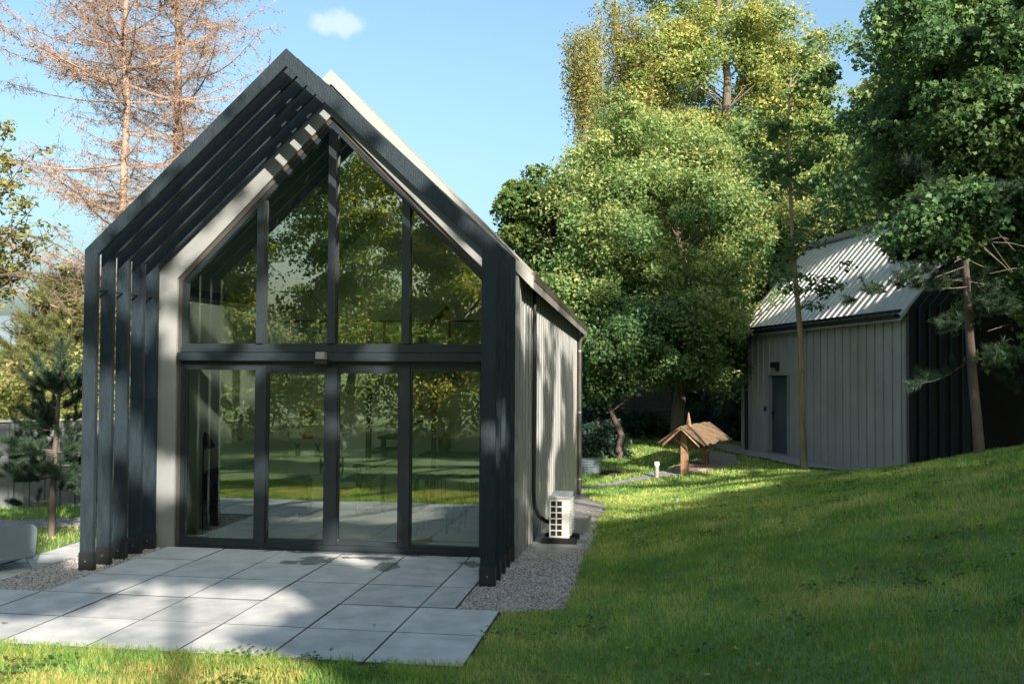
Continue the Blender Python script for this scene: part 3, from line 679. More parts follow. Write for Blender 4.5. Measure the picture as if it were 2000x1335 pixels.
# interior shell
mb=MB(); mb.box(-2.10,2.10,YG+.13,5.4,-.02,.05); mb.build('interior_floor',M['floor_in'],cab)
for s in (-1,1):
    mb=MB(); x0,x1=sorted((s*2.0,s*2.095)); mb.box(x0,x1,YG+.13,5.4,.051,3.15); mb.build('inner_wall',M['wall_in'],cab)
    mb=MB(); vs=[(s*2.0,YG+.13,3.151),(s*0,YG+.13,5.10),(s*0,5.4,5.10),(s*2.0,5.4,3.151)]; vs+=[(a,b,c+.06) for a,b,c in vs]
    mb.add(vs,[(0,1,2,3),(7,6,5,4),(0,4,5,1),(1,5,6,2),(2,6,7,3),(3,7,4,0)]); mb.build('ceiling_slope',M['ceil_in'],cab)
mb=MB(); mb.prism([(-2.0,.051),(2.0,.051),(2.0,3.15),(0,5.10),(-2.0,3.15)],5.30,5.39); mb.build('partition_wall',M['wall_in'],cab)
mb=MB(); mb.box(-1.995,1.995,3.75,5.295,2.20,2.36); mb.build('loft_floor',M['white_in'],cab)
# dark steel tie beams & loft braces
mb=MB(); mb.box(1.92,1.99,1.7,5.29,3.08,3.17); mb.build('tie_beam',M['frame'],cab)
mb=MB(); mb.box(-1.99,-1.92,1.7,5.29,3.08,3.17)
mb.build('tie_beam',M['frame'],cab)
for a_,b_ in (((-1.2,3.9,3.35),(-.55,3.9,2.40)),((1.25,3.9,2.40),(1.95,3.9,3.05)),((.2,3.9,2.40),(.9,3.9,3.05))):
    mb=MB(); mb.tube([a_,b_],.035,4); mb.build('steel_brace',M['frame'],cab)
mb=MB(); 
for x in (-1.9,-.95,0,.95,1.9): mb.box(x-.015,x+.015,3.76,3.79,2.361,2.84)
mb.box(-1.93,1.93,3.755,3.795,2.84,2.865); rl=mb.build('loft_railing',M['frame'],cab)
mb=MB(); mb.box(-1.9,1.9,3.77,3.778,2.40,2.82); mb.build('railing_pane',M['glass'],rl)
# open stair with thick dark treads
st=MB()
for k in range(9):
    x=-.85+.19*k; z=.28+.215*k; st.box(x-.16,x+.18,4.35,5.1,z,z+.045)
    if k%2==0: st.box(x-.12,x-.06,4.38,4.44,.052,z)
st.box(-.42,-.35,4.3,4.36,.052,2.199); st.box(.12,.19,4.3,4.36,.052,2.199)
st.build('open_stair',M['dark_in'],cab)

# ---------------------------------------------------------------- furniture inside
so_=empty('sofa','dark blue upholstered sofa behind the leftmost lower window of the cabin','sofa',loc=(-1.55,2.9,.05))
def part(name,mb,m,par,bev=.0,smooth=False):
    """mb in world coordinates -> child of an Empty with its own location"""
    lx,ly,lz=par.location; mb.v=[(a-lx,b-ly,c-lz) for a,b,c in mb.v]
    return mb.build(name,m,par,bevel=bev,smooth=smooth)
mb=MB(); mb.box(-1.93,-1.1,2.25,3.75,.14,.42); part('seat',mb,M['dark_in'],so_,.04)
mb=MB(); mb.box(-1.97,-1.74,2.2,3.8,.43,.86); part('backrest',mb,M['dark_in'],so_,.05)
for y in (2.16,3.76):
    mb=MB(); mb.box(-1.73,-1.08,y,y+.15,.14,.64); part('armrest',mb,M['dark_in'],so_,.04)
for x in (-1.88,-1.18):
    for y in (2.3,3.65):
        mb=MB(); mb.tube([(x,y,.05),(x,y,.14)],.02,8); part('leg',mb,M['black'],so_)
lm=empty('floor_lamp','thin black floor lamp with a tilted cone shade against the plaster wall','floor lamp',loc=(-1.86,2.05,.05))
mb=MB(); mb.lathe([(.11,0),(.11,.018),(.02,.022)],(-1.86,2.05,.051)); part('base',mb,M['black'],lm)
mb=MB(); mb.tube([(-1.86,2.05,.06),(-1.86,2.05,1.30),(-1.83,2.03,1.36),(-1.80,2.02,1.34)],.010,8); part('pole',mb,M['black'],lm)
mb=MB(); mb.tube([(-1.80,2.02,1.34),(-1.79,2.01,1.30),(-1.74,1.98,1.18)],[.03,.04,.07],14); part('lamp_shade',mb,M['black'],lm,smooth=True)
sh=empty('wall_shelf','pale open wall shelf with three boards on the back wall of the cabin','shelf',loc=(-1.6,5.1,.05))
for z in (1.28,1.03,.77,.47):
    mb=MB(); mb.box(-1.98,-1.12,4.99,5.29,z,z+.03); part('shelf_board',mb,M['white_in'],sh)
mb=MB(); mb.box(-1.99,-1.12,5.27,5.298,.5,1.27); part('back_panel',mb,M['white_in'],sh)
mb=MB(); mb.box(-1.12,-1.09,4.99,5.29,.47,1.31); part('side_panel',mb,M['white_in'],sh)
mb=MB(); mb.lathe([(.02,0),(.075,.012),(.09,.05),(.075,.09),(.03,.10)],(-1.62,5.12,1.062),18); o=mb.build('kettle',M['red'],None,smooth=True); tag(o,'small glossy orange red pot on the middle board of the wall shelf','pot')
vz=empty('vase','dark vase of thin twigs on the lower shelf board, left of the other','vase','dark vases on the shelf',loc=(-1.78,5.12,.80))
mb=MB(); mb.lathe([(.03,0),(.045,.03),(.04,.09),(.025,.11)],(-1.78,5.12,.80),14); part('vessel',mb,M['black'],vz,smooth=True)
mb=MB()
for k in range(7): a=k*.9; mb.tube([(-1.78,5.12,.9),(-1.78+.05*math.cos(a),5.12+.04*math.sin(a),1.0)],.003,4)
part('twigs',mb,M['black'],vz)
v2=copy_tree(vz); v2.location=(-1.45,5.12,.80); v2['label']='dark vase of thin twigs on the lower shelf board, right of the other'
bk=MB()
for k,(w_,h_) in enumerate(((.03,.17),(.04,.2),(.025,.16),(.05,.19))): bk.box(-1.75+k*.055,-1.75+k*.055+w_,5.05,5.2,1.311,1.311+h_)
o=bk.build('books',M['oak'],None); tag(o,'row of upright books on the top board of the wall shelf','books')
tb=empty('dining_table','dark dining table with slanted legs seen through the right door pane','table',loc=(1.25,3.6,.05))
mb=MB(); mb.box(.42,1.9,3.15,4.1,.70,.735); part('tabletop',mb,M['dark_in'],tb,.004)
for x,s in ((.62,-1),(1.72,1)):
    for y in (3.3,3.95):
        mb=MB(); mb.tube([(x,y,.70),(x+s*.10,y,.051)],[.03,.02],6); part('leg',mb,M['dark_in'],tb)
mb=MB(); mb.lathe([(.05,0),(.15,.03),(.17,.09),(.15,.085),(.05,.02)],(1.28,3.6,.736),20); o=mb.build('fruit_bowl',M['oak'],None,smooth=True); tag(o,'brown fruit bowl standing on the dining table','bowl')
def chair(x,y,face,label):
    c=empty('dining_chair',label,'chair','spindle back chairs at the table',loc=(x,y,.05))
    mb=MB(); mb.box(x-.2,x+.2,y-.2,y+.2,.44,.465); part('seat',mb,M['dark_in'],c,.01)
    for a in (-1,1):
        for b in (-1,1):
            mb=MB(); mb.tube([(x+a*.15,y+b*.15,.44),(x+a*.2,y+b*.2,.051)],.014,6); part('leg',mb,M['dark_in'],c)
    mb=MB(); yb=y+face*.2
    for k in range(8): mb.tube([(x-.17+.048*k,yb,.46),(x-.19+.054*k,yb+face*.05,.83)],.006,5)
    part('spindles',mb,M['dark_in'],c)
    mb=MB(); mb.tube([(x-.21,yb+face*.05,.84),(x,yb+face*.075,.85),(x+.21,yb+face*.05,.84)],.016,6); part('top_rail',mb,M['dark_in'],c)
    return c
chair(.95,3.0,-1,'spindle back chair on the near side of the table, left of the two')
chair(1.5,3.0,-1,'spindle back chair on the near side of the table, right of the two')
kt=empty('kitchen_unit','pale green kitchen units with a dark worktop behind the dining table','kitchen unit',loc=(1.2,5.0,.05))
mb=MB(); mb.box(.3,1.98,4.72,5.29,.12,.86); part('cabinet',mb,M['wall_in'],kt,.003)
for k in range(3):
    mb=MB(); mb.box(.31+.56*k,.31+.56*k+.545,4.70,4.718,.14,.85); part('cabinet_door',mb,M['wall_in'],kt,.003)
mb=MB(); mb.box(.28,1.99,4.69,5.29,.862,.90); part('worktop',mb,M['dark_in'],kt,.003)
mb=MB(); mb.lathe([(.09,0),(.10,.12),(.09,.26),(.05,.28)],(.62,4.98,.901),16); o=mb.build('canister',M['black'],None,smooth=True); tag(o,'round black canister on the kitchen worktop','canister')
mb=MB(); mb.lathe([(.07,0),(.05,.08),(.10,.16),(.09,.27),(.03,.3)],(1.5,4.98,.901),16); o=mb.build('coffee_maker',M['black'],None,smooth=True); tag(o,'black coffee pot on the kitchen worktop','coffee pot')
bedm=empty('bed','unmade bed with pale bedding on the cabin loft','bed',loc=(-.3,4.6,2.36))
mb=MB(); mb.box(-1.0,.5,3.95,5.25,2.37,2.55); part('mattress',mb,M['white_in'],bedm,.03)
mb=MB(); mb.add([(-1.05,3.93,2.56),(.0,3.9,2.56),(.55,3.95,2.56),(-.9,4.5,2.9),(-.2,4.5,2.72),(.4,4.6,2.85),(-.9,5.2,2.6),(.4,5.2,2.6)],[(0,1,4,3),(1,2,5,4),(3,4,7,6),(4,5,7)]); part('duvet',mb,M['white_in'],bedm)
# ---------------------------------------------------------------- outdoor unit
ac=empty('heat_pump_unit','white outdoor air conditioning unit on black feet beside the sheet metal cabin wall','air conditioner',loc=(2.64,2.8,0))
ax0,ax1,ay0,ay1,az0,az1=2.515,2.765,2.45,3.02,.09,.60
mb=MB(); mb.box(ax0,ax1,ay0+.012,ay1,az0,az1-.012); part('casing',mb,M['ac'],ac,.01)
mb=MB(); mb.box(ax0-.006,ax1+.006,ay0,ay1+.006,az1-.011,az1+.01); 
for k in range(4): mb.box(ax0+.03+k*.06,ax0+.048+k*.06,ay0+.01,ay1-.01,az1+.0105,az1+.019)
part('lid',mb,M['ac'],ac,.003)
mb=MB() # end grille : frame bars over a dark recess
mb.box(ax0+.015,ax0+.165,ay0+.008,ay0+.0115,az0+.03,az1-.05); part('recess',mb,M['black'],ac)
mb=MB()
for x in (ax0+.005,ax0+.082,ax0+.158): mb.box(x,x+.016,ay0-.006,ay0+.0075,az0+.02,az1-.03)
for k in range(7): z=az0+.02+k*.0735; mb.box(ax0+.022,ax0+.081,ay0-.005,ay0+.0075,z,z+.016); mb.box(ax0+.099,ax0+.157,ay0-.005,ay0+.0075,z,z+.016)
part('end_grille',mb,M['ac'],ac,.002)
mb=MB()
for k in range(13): z=az0+.04+k*.034; mb.box(ax1+.001,ax1+.022,ay0+.05,ay1-.03,z,z+.013)
part('fan_grille',mb,M['ac'],ac,.002)
for y in (2.48,2.86):
    mb=MB(); mb.prism([(2.42,.03),(2.86,.03),(2.86,.085),(2.83,.098),(2.45,.098),(2.42,.085)],y-.05,y+.05); part('foot',mb,M['black'],ac,.004)
for q,y in enumerate((2.38,2.98)):
    mb=MB(); mb.box(2.30,2.955,y-.17,y+.17,-.06,.028); o=mb.build('concrete_slab',M['concrete'],None,bevel=.006); tag(o,'light concrete slab under the %s foot of the white outdoor unit'%('front','rear')[q],'slab','concrete slabs under the unit')
    o.location.z=0
# metal grate behind
gr=empty('metal_grate','galvanised slatted grate lying in the gravel behind the outdoor unit','grate',loc=(2.65,4.3,0))
mb=MB(); 
for x in (2.42,2.84): mb.box(x,x+.02,3.45,5.1,-.075,-.0)
mb.box(2.44,2.84,3.45,3.47,-.075,0); mb.box(2.44,2.84,5.08,5.1,-.075,0); part('frame',mb,M['steel'],gr)
mb=MB()
for k in range(14): mb.box(2.441,2.839,3.53+k*.112,3.575+k*.112,-.03,-.006)
part('slats',mb,M['lampg'],gr)

# ---------------------------------------------------------------- shed
SA=np.array([6.12,18.03,-.05]); SD=np.array([2.725,-6.763,0]); SL=float(np.linalg.norm(SD)); SD/=SL; SN=np.array([-SD[1],SD[0],0])  # SN points to the rear side
def S(a,b,z): p=SA+SD*a+SN*b; return (p[0],p[1],z*(1+.0058*a) if z>0 else z)       # a along wall, b depth
shed=empty('garden_shed','grey sheet metal outbuilding with a corrugated pale roof at the edge of the wood','outbuilding',loc=(0,0,0))
SW=4.3; EZ=3.33; RZ=EZ+SW/2*1.07
mb=MB(); mb.box(0,0,0,0,0,0); mb=MB()
def sbox(mb,a0,a1,b0,b1,z0,z1): mb.box(a0,a1,b0,b1,z0,z1,lambda a,b,z:S(a,b,z))
# long front wall with standing seams, door gap a 1.55-2.55
DA0,DA1,DZ=1.54,2.55,2.02
def wall_panel(a0,a1,z0,z1,b=0.0,start=None):
    mb=MB(); sbox(mb,a0,a1,b,b+.05,z0,z1)
    k=math.ceil(a0/.31)*.31
    while k<a1-.03: sbox(mb,k-.008,k+.014,b-.032,b-.0005,z0,z1-.002); k+=.31
    return mb
wall_panel(.0,DA0,-.2,EZ).build('wall',M['clad2'],shed)
wall_panel(DA1,SL,-.2,EZ).build('wall',M['clad2'],shed)
wall_panel(DA0+.001,DA1-.001,DZ,EZ).build('wall',M['clad2'],shed)
mb=MB(); sbox(mb,0,SL,SW-.05,SW,-.2,EZ); mb.build('wall',M['clad2'],shed)
for a,gm in ((0.0,'clad2'),(SL-.06,'gable_shadow')):
    mb=MB(); P=[(.0505,-.2),(SW-.0505,-.2),(SW-.0505,EZ),(SW/2,RZ-.1),(.0505,EZ)]
    mb.prism(P,a+.003,a+.055,axis='x',T=lambda x,y,z:S(x,y,z)); mb.build('gable_wall',M[gm],shed)
# door
dr=MB(); sbox(dr,DA0+.04,DA1-.04,.055,.09,.06,DZ-.03); dr=dr.build('door',mat('slate_blue_door',(.045,.065,.075),(.038,.055,.065),2,.45),shed)
mb=MB(); sbox(mb,DA0+.09,DA0+.12,.01,.05,1.0,1.10); sbox(mb,DA0+.08,DA0+.13,.045,.054,.9,1.15); mb.build('handle',M['black'],dr)
mb=MB(); sbox(mb,DA0-.02,DA0+.035,-.045,.10,-.05,DZ); sbox(mb,DA1-.035,DA1+.04,-.045,.10,-.05,DZ); sbox(mb,DA0-.02,DA1+.04,-.046,.10,DZ+.001,DZ+.03); mb.build('door_frame',M['clad'],shed)
mb=MB(); sbox(mb,DA0+.04,DA1-.04,-.05,.06,.0,.058); mb.build('door_sill',M['fascia'],shed)
wl2=MB(); sbox(wl2,1.87,2.12,-.16,-.04,2.22,2.36); wl2=wl2.build('wall_light',M['black'],shed,bevel=.005)
mb=MB(); sbox(mb,1.96,2.04,-.04,-.001,2.14,2.24); mb.build('light_bracket',M['black'],wl2)
mb=MB(); sbox(mb,1.34,1.43,-.06,-.034,1.10,1.23); mb.build('door_bell',M['black'],shed,bevel=.004)
# roof : corrugated slopes
for side in (0,1):
    prof=[]; a=-.25
    while a<SL+.05: prof+=[(a,0),(a+.14,0),(a+.165,.035),(a+.215,.035),(a+.24,0)]; a+=.265
    V=[];ov=.22
    for (aa,o) in prof:
        for (b,z) in ((-ov,EZ-ov),(SW/2,RZ)):
            bb=b if side==0 else SW-b
            V.append(S(aa,bb,z+.05+o*.9))
    n=len(prof); F=[(2*i,2*i+2,2*i+3,2*i+1) for i in range(n-1)]
    V+= [(x,y,z-.09) for x,y,z in [V[0],V[1],V[2*n-2],V[2*n-1]]]; o=2*n
    F2=[(0,1,o+1,o),(2*n-2,o+2,o+3,2*n-1),(o,o+1,o+3,o+2)]
    if side: F=[f[::-1] for f in F]
    link('roof_slope',np_mesh('roof_slope',np.array(V),np.array(F+F2)),M['roofm'],shed)
mb=MB(); mb.prism([(SW/2-.16,RZ-.06),(SW/2-.16,RZ+.0),(SW/2,RZ+.15),(SW/2+.16,RZ+.0),(SW/2+.16,RZ-.06)],-.27,SL+.07,axis='x',T=lambda x,y,z:S(x,y,z+.04)); mb.build('ridge_cap',M['clad'],shed)
mb=MB(); sbox(mb,-.28,SL+.04,-.30,-.20,EZ-.19,EZ-.12); mb.build('gutter',M['black'],shed,bevel=.01)
mb=MB(); sbox(mb,-.03,SL,-.19,-.002,EZ-.09,EZ-.03); mb.build('soffit',M['black'],shed)
mb=MB(); mb.tube([S(.42,-.25,EZ-.15),S(.42,-.12,EZ-.45),S(.42,-.09,.0)],.05,10); mb.build('downpipe',M['black'],shed,smooth=True)
for k in range(6):
    mb=MB(); a0=SL+.10+.318*k; pr=[(-.02,-.2),(-.02,EZ-.02),(SW/2,RZ+.02),(SW+.02,EZ-.02),(SW+.02,-.2)]; pi=[(.105,-.2),(.105,EZ-.07),(SW/2,RZ-.15),(SW-.105,EZ-.07),(SW-.105,-.2)]
    mb.ring(pr,pi,a0,a0+.058,T=lambda x,y,z:S(y,x,z)); mb.build('portal_frame',M['wood'],shed,bevel=.003)
mb=MB(); sbox(mb,SL-.02,SL+.035,-.035,.06,-.2,EZ-.1); mb.build('corner_trim',M['fascia'],shed)
# concrete apron
P=[S(-.6,-.95,0)[:2],S(SL,-.75,0)[:2],S(SL,.1,0)[:2],S(-.6,.1,0)[:2]]
ap=sheet('apron',P,M['concrete'],lift=.045,step=.15)

# ---------------------------------------------------------------- fences
f1=empty('metal_fence','blue grey ribbed sheet metal fence behind the left side garden','fence')
fa=np.array([-6.42,4.44]); fd=np.array([.745,.667]); 
V=[];F=[]; s=-9.0
while s<7:
    for (ds,o) in ((0,0),(.10,0),(.125,.03),(.175,.03),(.20,0)):
        p=fa+fd*(s+ds)+np.array([fd[1],-fd[0]])*o; V+=[(p[0],p[1],-.3),(p[0],p[1],1.30)]
    s+=.225
n=len(V)//2; F=[(2*i,2*i+2,2*i+3,2*i+1) for i in range(n-1)]
link('sheeting',np_mesh('sheeting',np.array(V),np.array(F)),M['fence_m'],f1)
mb=MB(); p=fa-fd*9; q_=fa+fd*7; nn=np.array([-fd[1],fd[0]])*.05
mb.add([(p[0]-nn[0],p[1]-nn[1],1.302),(q_[0]-nn[0],q_[1]-nn[1],1.302),(q_[0]+nn[0],q_[1]+nn[1],1.302),(p[0]+nn[0],p[1]+nn[1],1.302)]+[(p[0]-nn[0],p[1]-nn[1],1.33),(q_[0]-nn[0],q_[1]-nn[1],1.33),(q_[0]+nn[0],q_[1]+nn[1],1.33),(p[0]+nn[0],p[1]+nn[1],1.33)],[(0,3,2,1),(4,5,6,7),(0,1,5,4),(1,2,6,5),(2,3,7,6),(3,0,4,7)])
mb.build('coping',M['fascia'],f1)
f2=empty('board_fence','dark weathered horizontal board fence among the trees behind the well','fence')
a0=at(1205,860,31.0); a1=at(1295,858,30.0); dv=(a1-a0)[:2]; dv/=np.linalg.norm(dv); zb=Hs(a0[0],a0[1])
mb=MB()
for k in range(10):
    z=zb+.08+k*.125; p=a0[:2]-dv*.5; q_=a1[:2]+dv*.3; nn=np.array([-dv[1],dv[0]])*.012
    mb.add([(p[0]-nn[0],p[1]-nn[1],z),(q_[0]-nn[0],q_[1]-nn[1],z),(q_[0]+nn[0],q_[1]+nn[1],z),(p[0]+nn[0],p[1]+nn[1],z),(p[0]-nn[0],p[1]-nn[1],z+.105),(q_[0]-nn[0],q_[1]-nn[1],z+.105),(q_[0]+nn[0],q_[1]+nn[1],z+.105),(p[0]+nn[0],p[1]+nn[1],z+.105)],[(0,3,2,1),(4,5,6,7),(0,1,5,4),(1,2,6,5),(2,3,7,6),(3,0,4,7)])
mb.build('boards',M['fence_w'],f2)
for t in (0,.5,1):
    p=a0*(1-t)+a1*t; mb=MB(); mb.box(p[0]-.06,p[0]+.06,p[1]+.03,p[1]+.14,zb-.2,zb+1.4); mb.build('post',M['fence_w'],f2)

# ---------------------------------------------------------------- the well
wb=np.array([4.42,12.62]); wv=np.array([.33,.94]); wv=wv/np.linalg.norm(wv); wn=np.array([wv[1],-wv[0]]); WZ=Hs(4.6,13.2)
K=1.0
def Wl(a,b,z): p=wb+wv*a+wn*b; return (p[0],p[1],WZ+z)
well=empty('garden_well','small ornamental wooden well with a plank roof on the gravel path','well',loc=(0,0,0))
PL=1.55
for a in (0,PL):
    mb=MB(); mb.box(a-.07,a+.07,-.075,.075,-.1,.98,Wl); mb.build('post',M['oak'],well,bevel=.006)
    mb=MB()
    for s in (-1,1): mb.tube([Wl(a,s*.05,.60),Wl(a,s*.24,.80)],.020,6)
    mb.build('brace',M['oak'],well)
mb=MB(); mb.box(-.30,PL+.40,-.03,.03,.96,1.01,Wl); mb.build('ridge_beam',M['oak'],well)
for s in (-1,1):
    for k in range(7):
        a=-.32+k*.32; mb=MB(); vs=[]; j=random.uniform(-.02,.04); pitch=.62
        L_=.66+j
        for (aa,bb,zz) in ((a,0,0),(a+.305,0,0),(a+.305,L_,0),(a,L_,0),(a,0,.026),(a+.305,0,.026),(a+.305,L_,.026),(a,L_,.026)):
            vs.append(Wl(aa,s*bb*math.cos(pitch),1.03+zz+(k%2)*.012-bb*math.sin(pitch)))
        mb.add(vs,[(0,3,2,1),(4,5,6,7),(0,1,5,4),(1,2,6,5),(2,3,7,6),(3,0,4,7)]); mb.build('roof_plank',M['plank'],well)
for a in (-.30,PL+.34):
    for s in (-1,1): mb=MB(); mb.tube([Wl(a,s*.02,.985),Wl(a,s*.42,.62)],.022,4); mb.build('rafter',M['oak'],well)
mb=MB(); mb.tube([Wl(-.02,0,.50),Wl(PL,0,.52)],.04,10); mb.build('windlass',M['oak'],well,smooth=True)
mb=MB()
for k in range(9): a=.15+k*.10; mb.tube([Wl(a,0,.50),Wl(a+.02,.01,.62)],[.035,.02],6)
mb.build('flower_bulbs',M['millstone'],well)
c=Wl(PL*.62,.0,0); mb=MB(); mb.lathe([(.55,-.1),(.56,.02),(.50,.075),(.30,.08)],c,26); mb.build('stone_ring',M['millstone'],well,smooth=True)
mb=MB(); mb.tube([Wl(.28,.0,1.0),Wl(.28,0,1.16),Wl(.28,0,1.34)],[.07,.045,.010],8); mb.build('finial',M['oak'],well)
# bollard light
bz=Hs(3.80,12.45)
bl=empty('bollard_light','short round garden bollard light left of the wooden well','bollard light',loc=(3.80,12.45,bz))
mb=MB(); mb.lathe([(.052,-.05),(.052,.26)],(3.80,12.45,bz),16); part('post',mb,M['lampg'],bl,smooth=True)
mb=MB(); mb.lathe([(.058,.262),(.058,.34),(.05,.352)],(3.80,12.45,bz),16); part('lamp_head',mb,M['lampw'],bl,smooth=True)
# ribbed inspection shafts
p=at(1150,905,22.8); z=Hs(p[0],p[1]); mb=MB(); pr_=[]
for k in range(5): pr_+=[(.29,-.03+k*.06),(.29,-.005+k*.06),(.27,.0+k*.06),(.27,.025+k*.06)]
mb.lathe(pr_+[(.31,.28),(.31,.30),(.1,.31)],(p[0],p[1],z),24); o=mb.build('inspection_shaft',M['poly'],None); tag(o,'ribbed grey plastic shaft top standing in the lawn behind the cabin corner','inspection shaft')
p=at(1193,908,22.5); z=Hs(p[0],p[1]); mb=MB(); mb.lathe([(.24,-.05),(.24,.06),(.2,.08),(.05,.09)],(p[0],p[1],z),20); o=mb.build('manhole_cover',M['black'],None); tag(o,'low dark round cover in the lawn right of the ribbed shaft','manhole cover')
# lawn spotlight
z=Hs(4.15,6.6); mb=MB(); mb.lathe([(.035,0),(.04,.04),(.045,.07),(.03,.08)],(4.15,6.6,z),14); o=mb.build('lawn_spotlight',M['lampg'],None,smooth=True); tag(o,'small silver spotlight sunk in the middle of the lawn','spotlight')
# heap behind the pine
p=at(1945,872,24); mb=MB(); mb.lathe([(1.7,-.6),(1.3,.05),(.7,.35),(.15,.5)],(p[0],p[1],Hs(p[0],p[1])+.25),14); o=mb.build('sand_heap',M['concrete'],None,smooth=True); tag(o,'low pale grey heap behind the pine trunk at the right','heap')

# ---------------------------------------------------------------- garden sofa at the left edge
gs=empty('garden_sofa','slate grey moulded plastic garden sofa turned to the garden at the left edge','garden sofa',loc=(-3.6,-.2,.02))
ang=math.radians(53)
def GT(x,y,z):
    return (-2.72+(x*math.cos(ang)-y*math.sin(ang)),-.02+(x*math.sin(ang)+y*math.cos(ang)),.02+z)
# back panel (faces the camera), slightly reclined, rounded corners
def rounded(x0,x1,z0,z1,r,top=True,n=6):
    P=[(x0,z0),(x1,z0)]
    for k in range(n+1): t=math.pi/2*k/n; P.append((x1-r+r*math.cos(t),z1-r+r*math.sin(t)))
    for k in range(n+1): t=math.pi/2*k/n; P.append((x0+r-r*math.sin(t),z1-r+r*math.cos(t)))
    return P
mb=MB(); mb.prism(rounded(-1.75,-.02,.13,.50,.09),0,.035,T=lambda x,y,z:GT(x,y-.18*(z-.13),z)); part('backrest',mb,M['poly'],gs,.006)
mb=MB(); mb.box(-1.72,-.05,.036,.68,.20,.25,GT); part('seat',mb,M['poly'],gs,.01)
for x in (-.055,-1.75):
    mb=MB(); mb.prism([(.036,.13),(.70,.13),(.70,.30),(.60,.36),(.036,.42)],x,x+.035,axis='x',T=GT); part('armrest',mb,M['poly'],gs,.006)
for x in (-.07,-1.70):
    for y in (.02,.62):
        mb=MB(); mb.add([GT(x-.04,y,.14),GT(x+.03,y,.14),GT(x+.03,y+.05,.14),GT(x-.04,y+.05,.14),GT(x+.02,y-.04,0),GT(x+.055,y-.04,0),GT(x+.055,y,0),GT(x+.02,y,0)],[(0,1,2,3),(4,7,6,5),(0,4,5,1),(1,5,6,2),(2,6,7,3),(3,7,4,0)]); part('leg',mb,M['poly'],gs,.003)
# ---------------------------------------------------------------- grass
def grass_patch(name,label,x0,x1,y0,y1,dens,h,wid,seed,mask,m='grass',far=False):
    rng=np.random.default_rng(seed); n=int((x1-x0)*(y1-y0)*dens); x=rng.uniform(x0,x1,n);y=rng.uniform(y0,y1,n)
    nz=fbm(x*1.3+40,y*1.3); tn=fbm(x*5+3,y*5+8)
    k=mask(x,y)&(rng.random(n)<.35+.9*tn); x,y,nz,tn=x[k],y[k],nz[k],tn[k]; n=len(x)
    z=H(x,y)-.01; hh=h*(.45+.75*rng.random(n))*(.7+.7*tn); a=rng.random(n)*6.283; lean=rng.random(n)*.9*hh; w_=wid*(.6+.7*rng.random(n))
    P=np.stack([x,y,z],1); s=np.stack([np.cos(a),np.sin(a),0*a],1)*w_[:,None]*.5; b=rng.random(n)*6.283; l=np.stack([np.cos(b)*lean,np.sin(b)*lean,hh],1)
    mid=P+l*np.array([.35,.35,.6]); tip=P+l
    V=np.stack([P-s,P+s,mid+s*.7,mid-s*.7,tip],1).reshape(-1,3); o=(np.arange(n)*5)[:,None]
    F=[o+np.array([[0,1,2,3]]),o+np.array([[3,2,4]])]
    v=np.repeat(np.clip(-.05+.9*(nz-.3)+.35*(tn-.3)+.60*rng.random(n)**1.5,0,1),5)
    g=link(name,np_mesh(name,V,F,attr=v),M[m]); tag(g,label,'grass',kind='stuff'); return g
GRP=np.array(G_R); GPP=np.array(G_P); GFP=np.array(G_F)
def free(x,y):
    e=.10*(fbm(x*4,y*4)-.5)
    ok=~in_patio(x+e*.3,y+e*.6)
    ok&=~((x>-2.76)&(x<2.3)&(y>-.99)&(y<11.5))
    ok&=~inside_np(x+e,y+e,GRP)&~inside_np(x+e*2,y+e*2,GPP)&~inside_np(x+e,y+e,GFP)
    ok&=~((x>-3.26)&(x<-2.7)&(y>-1.3)&(y<8)); ok&=~((x>-5)&(x<=-3.25)&(y>-1.3)&(y<.6))
    # shed footprint and apron
    a=(x-SA[0])*SD[0]+(y-SA[1])*SD[1]; b=(x-SA[0])*SN[0]+(y-SA[1])*SN[1]
    ok&=~((a>-.6)&(a<SL)&(b>-.85+e)&(b<4.4)); ok&=~((a>=SL)&(a<SL+2)&(b>-.1)&(b<4.4))
    ok&=~((x>2.28)&(x<2.97)&(y>2.1)&(y<3.2))
    return ok
def near(x,y): d=np.hypot(x-CAM[0],y-CAM[1]); return free(x,y)&(d>4.2)
dist=lambda x,y: np.hypot(x-CAM[0],y-CAM[1])
bare=lambda x,y: fbm(x*.9+70,y*.9+20)<2
grass_patch('grass','short green lawn grass in the foreground',-4.5,9.5,-5.2,2.0,3000,.062,.0080,1,lambda x,y:free(x,y)&(dist(x,y)<11.5)&(dist(x,y)>4.0)&bare(x,y))
grass_patch('grass','mown lawn grass in the middle of the slope',2.2,12.5,-1.0,9.5,1500,.07,.013,2,lambda x,y:free(x,y)&(dist(x,y)>=11.2)&bare(x,y))
grass_patch('grass','mown lawn grass around the well',.5,12,9,20,620,.07,.02,3,lambda x,y:free(x,y))
grass_patch('grass','sunlit lawn grass of the left side garden',-14,-2.4,-1.5,9,520,.07,.012,4,lambda x,y:free(x,y))
grass_patch('grass','longer grass fringe along the front patio edge',-4.5,2.75,-2.95,-2.45,5200,.085,.005,5,lambda x,y:(free(x,y)&(y<-2.5))&(fbm(x*3,y*3)>.38))
grass_patch('grass','dry grass tips thickened to stand in for golden sunlight on the foreground lawn',-4.5,1.4,-4.4,-2.5,4200,.055,.007,6,lambda x,y:free(x,y)&(fbm(x*1.6,y*1.6)>.36),m='grassy')  # extra straw blades put the gold of sunlight into the lawn colour
grass_patch('grass','weeds at the edge of the gravel bed',2.0,3.2,-1.0,8,160,.10,.006,7,lambda x,y:(fbm(x*3+1,y*3)>.58)&((x>2.8)|(y>7))&~((x<2.3)&(y>1.4)),m='grassy')

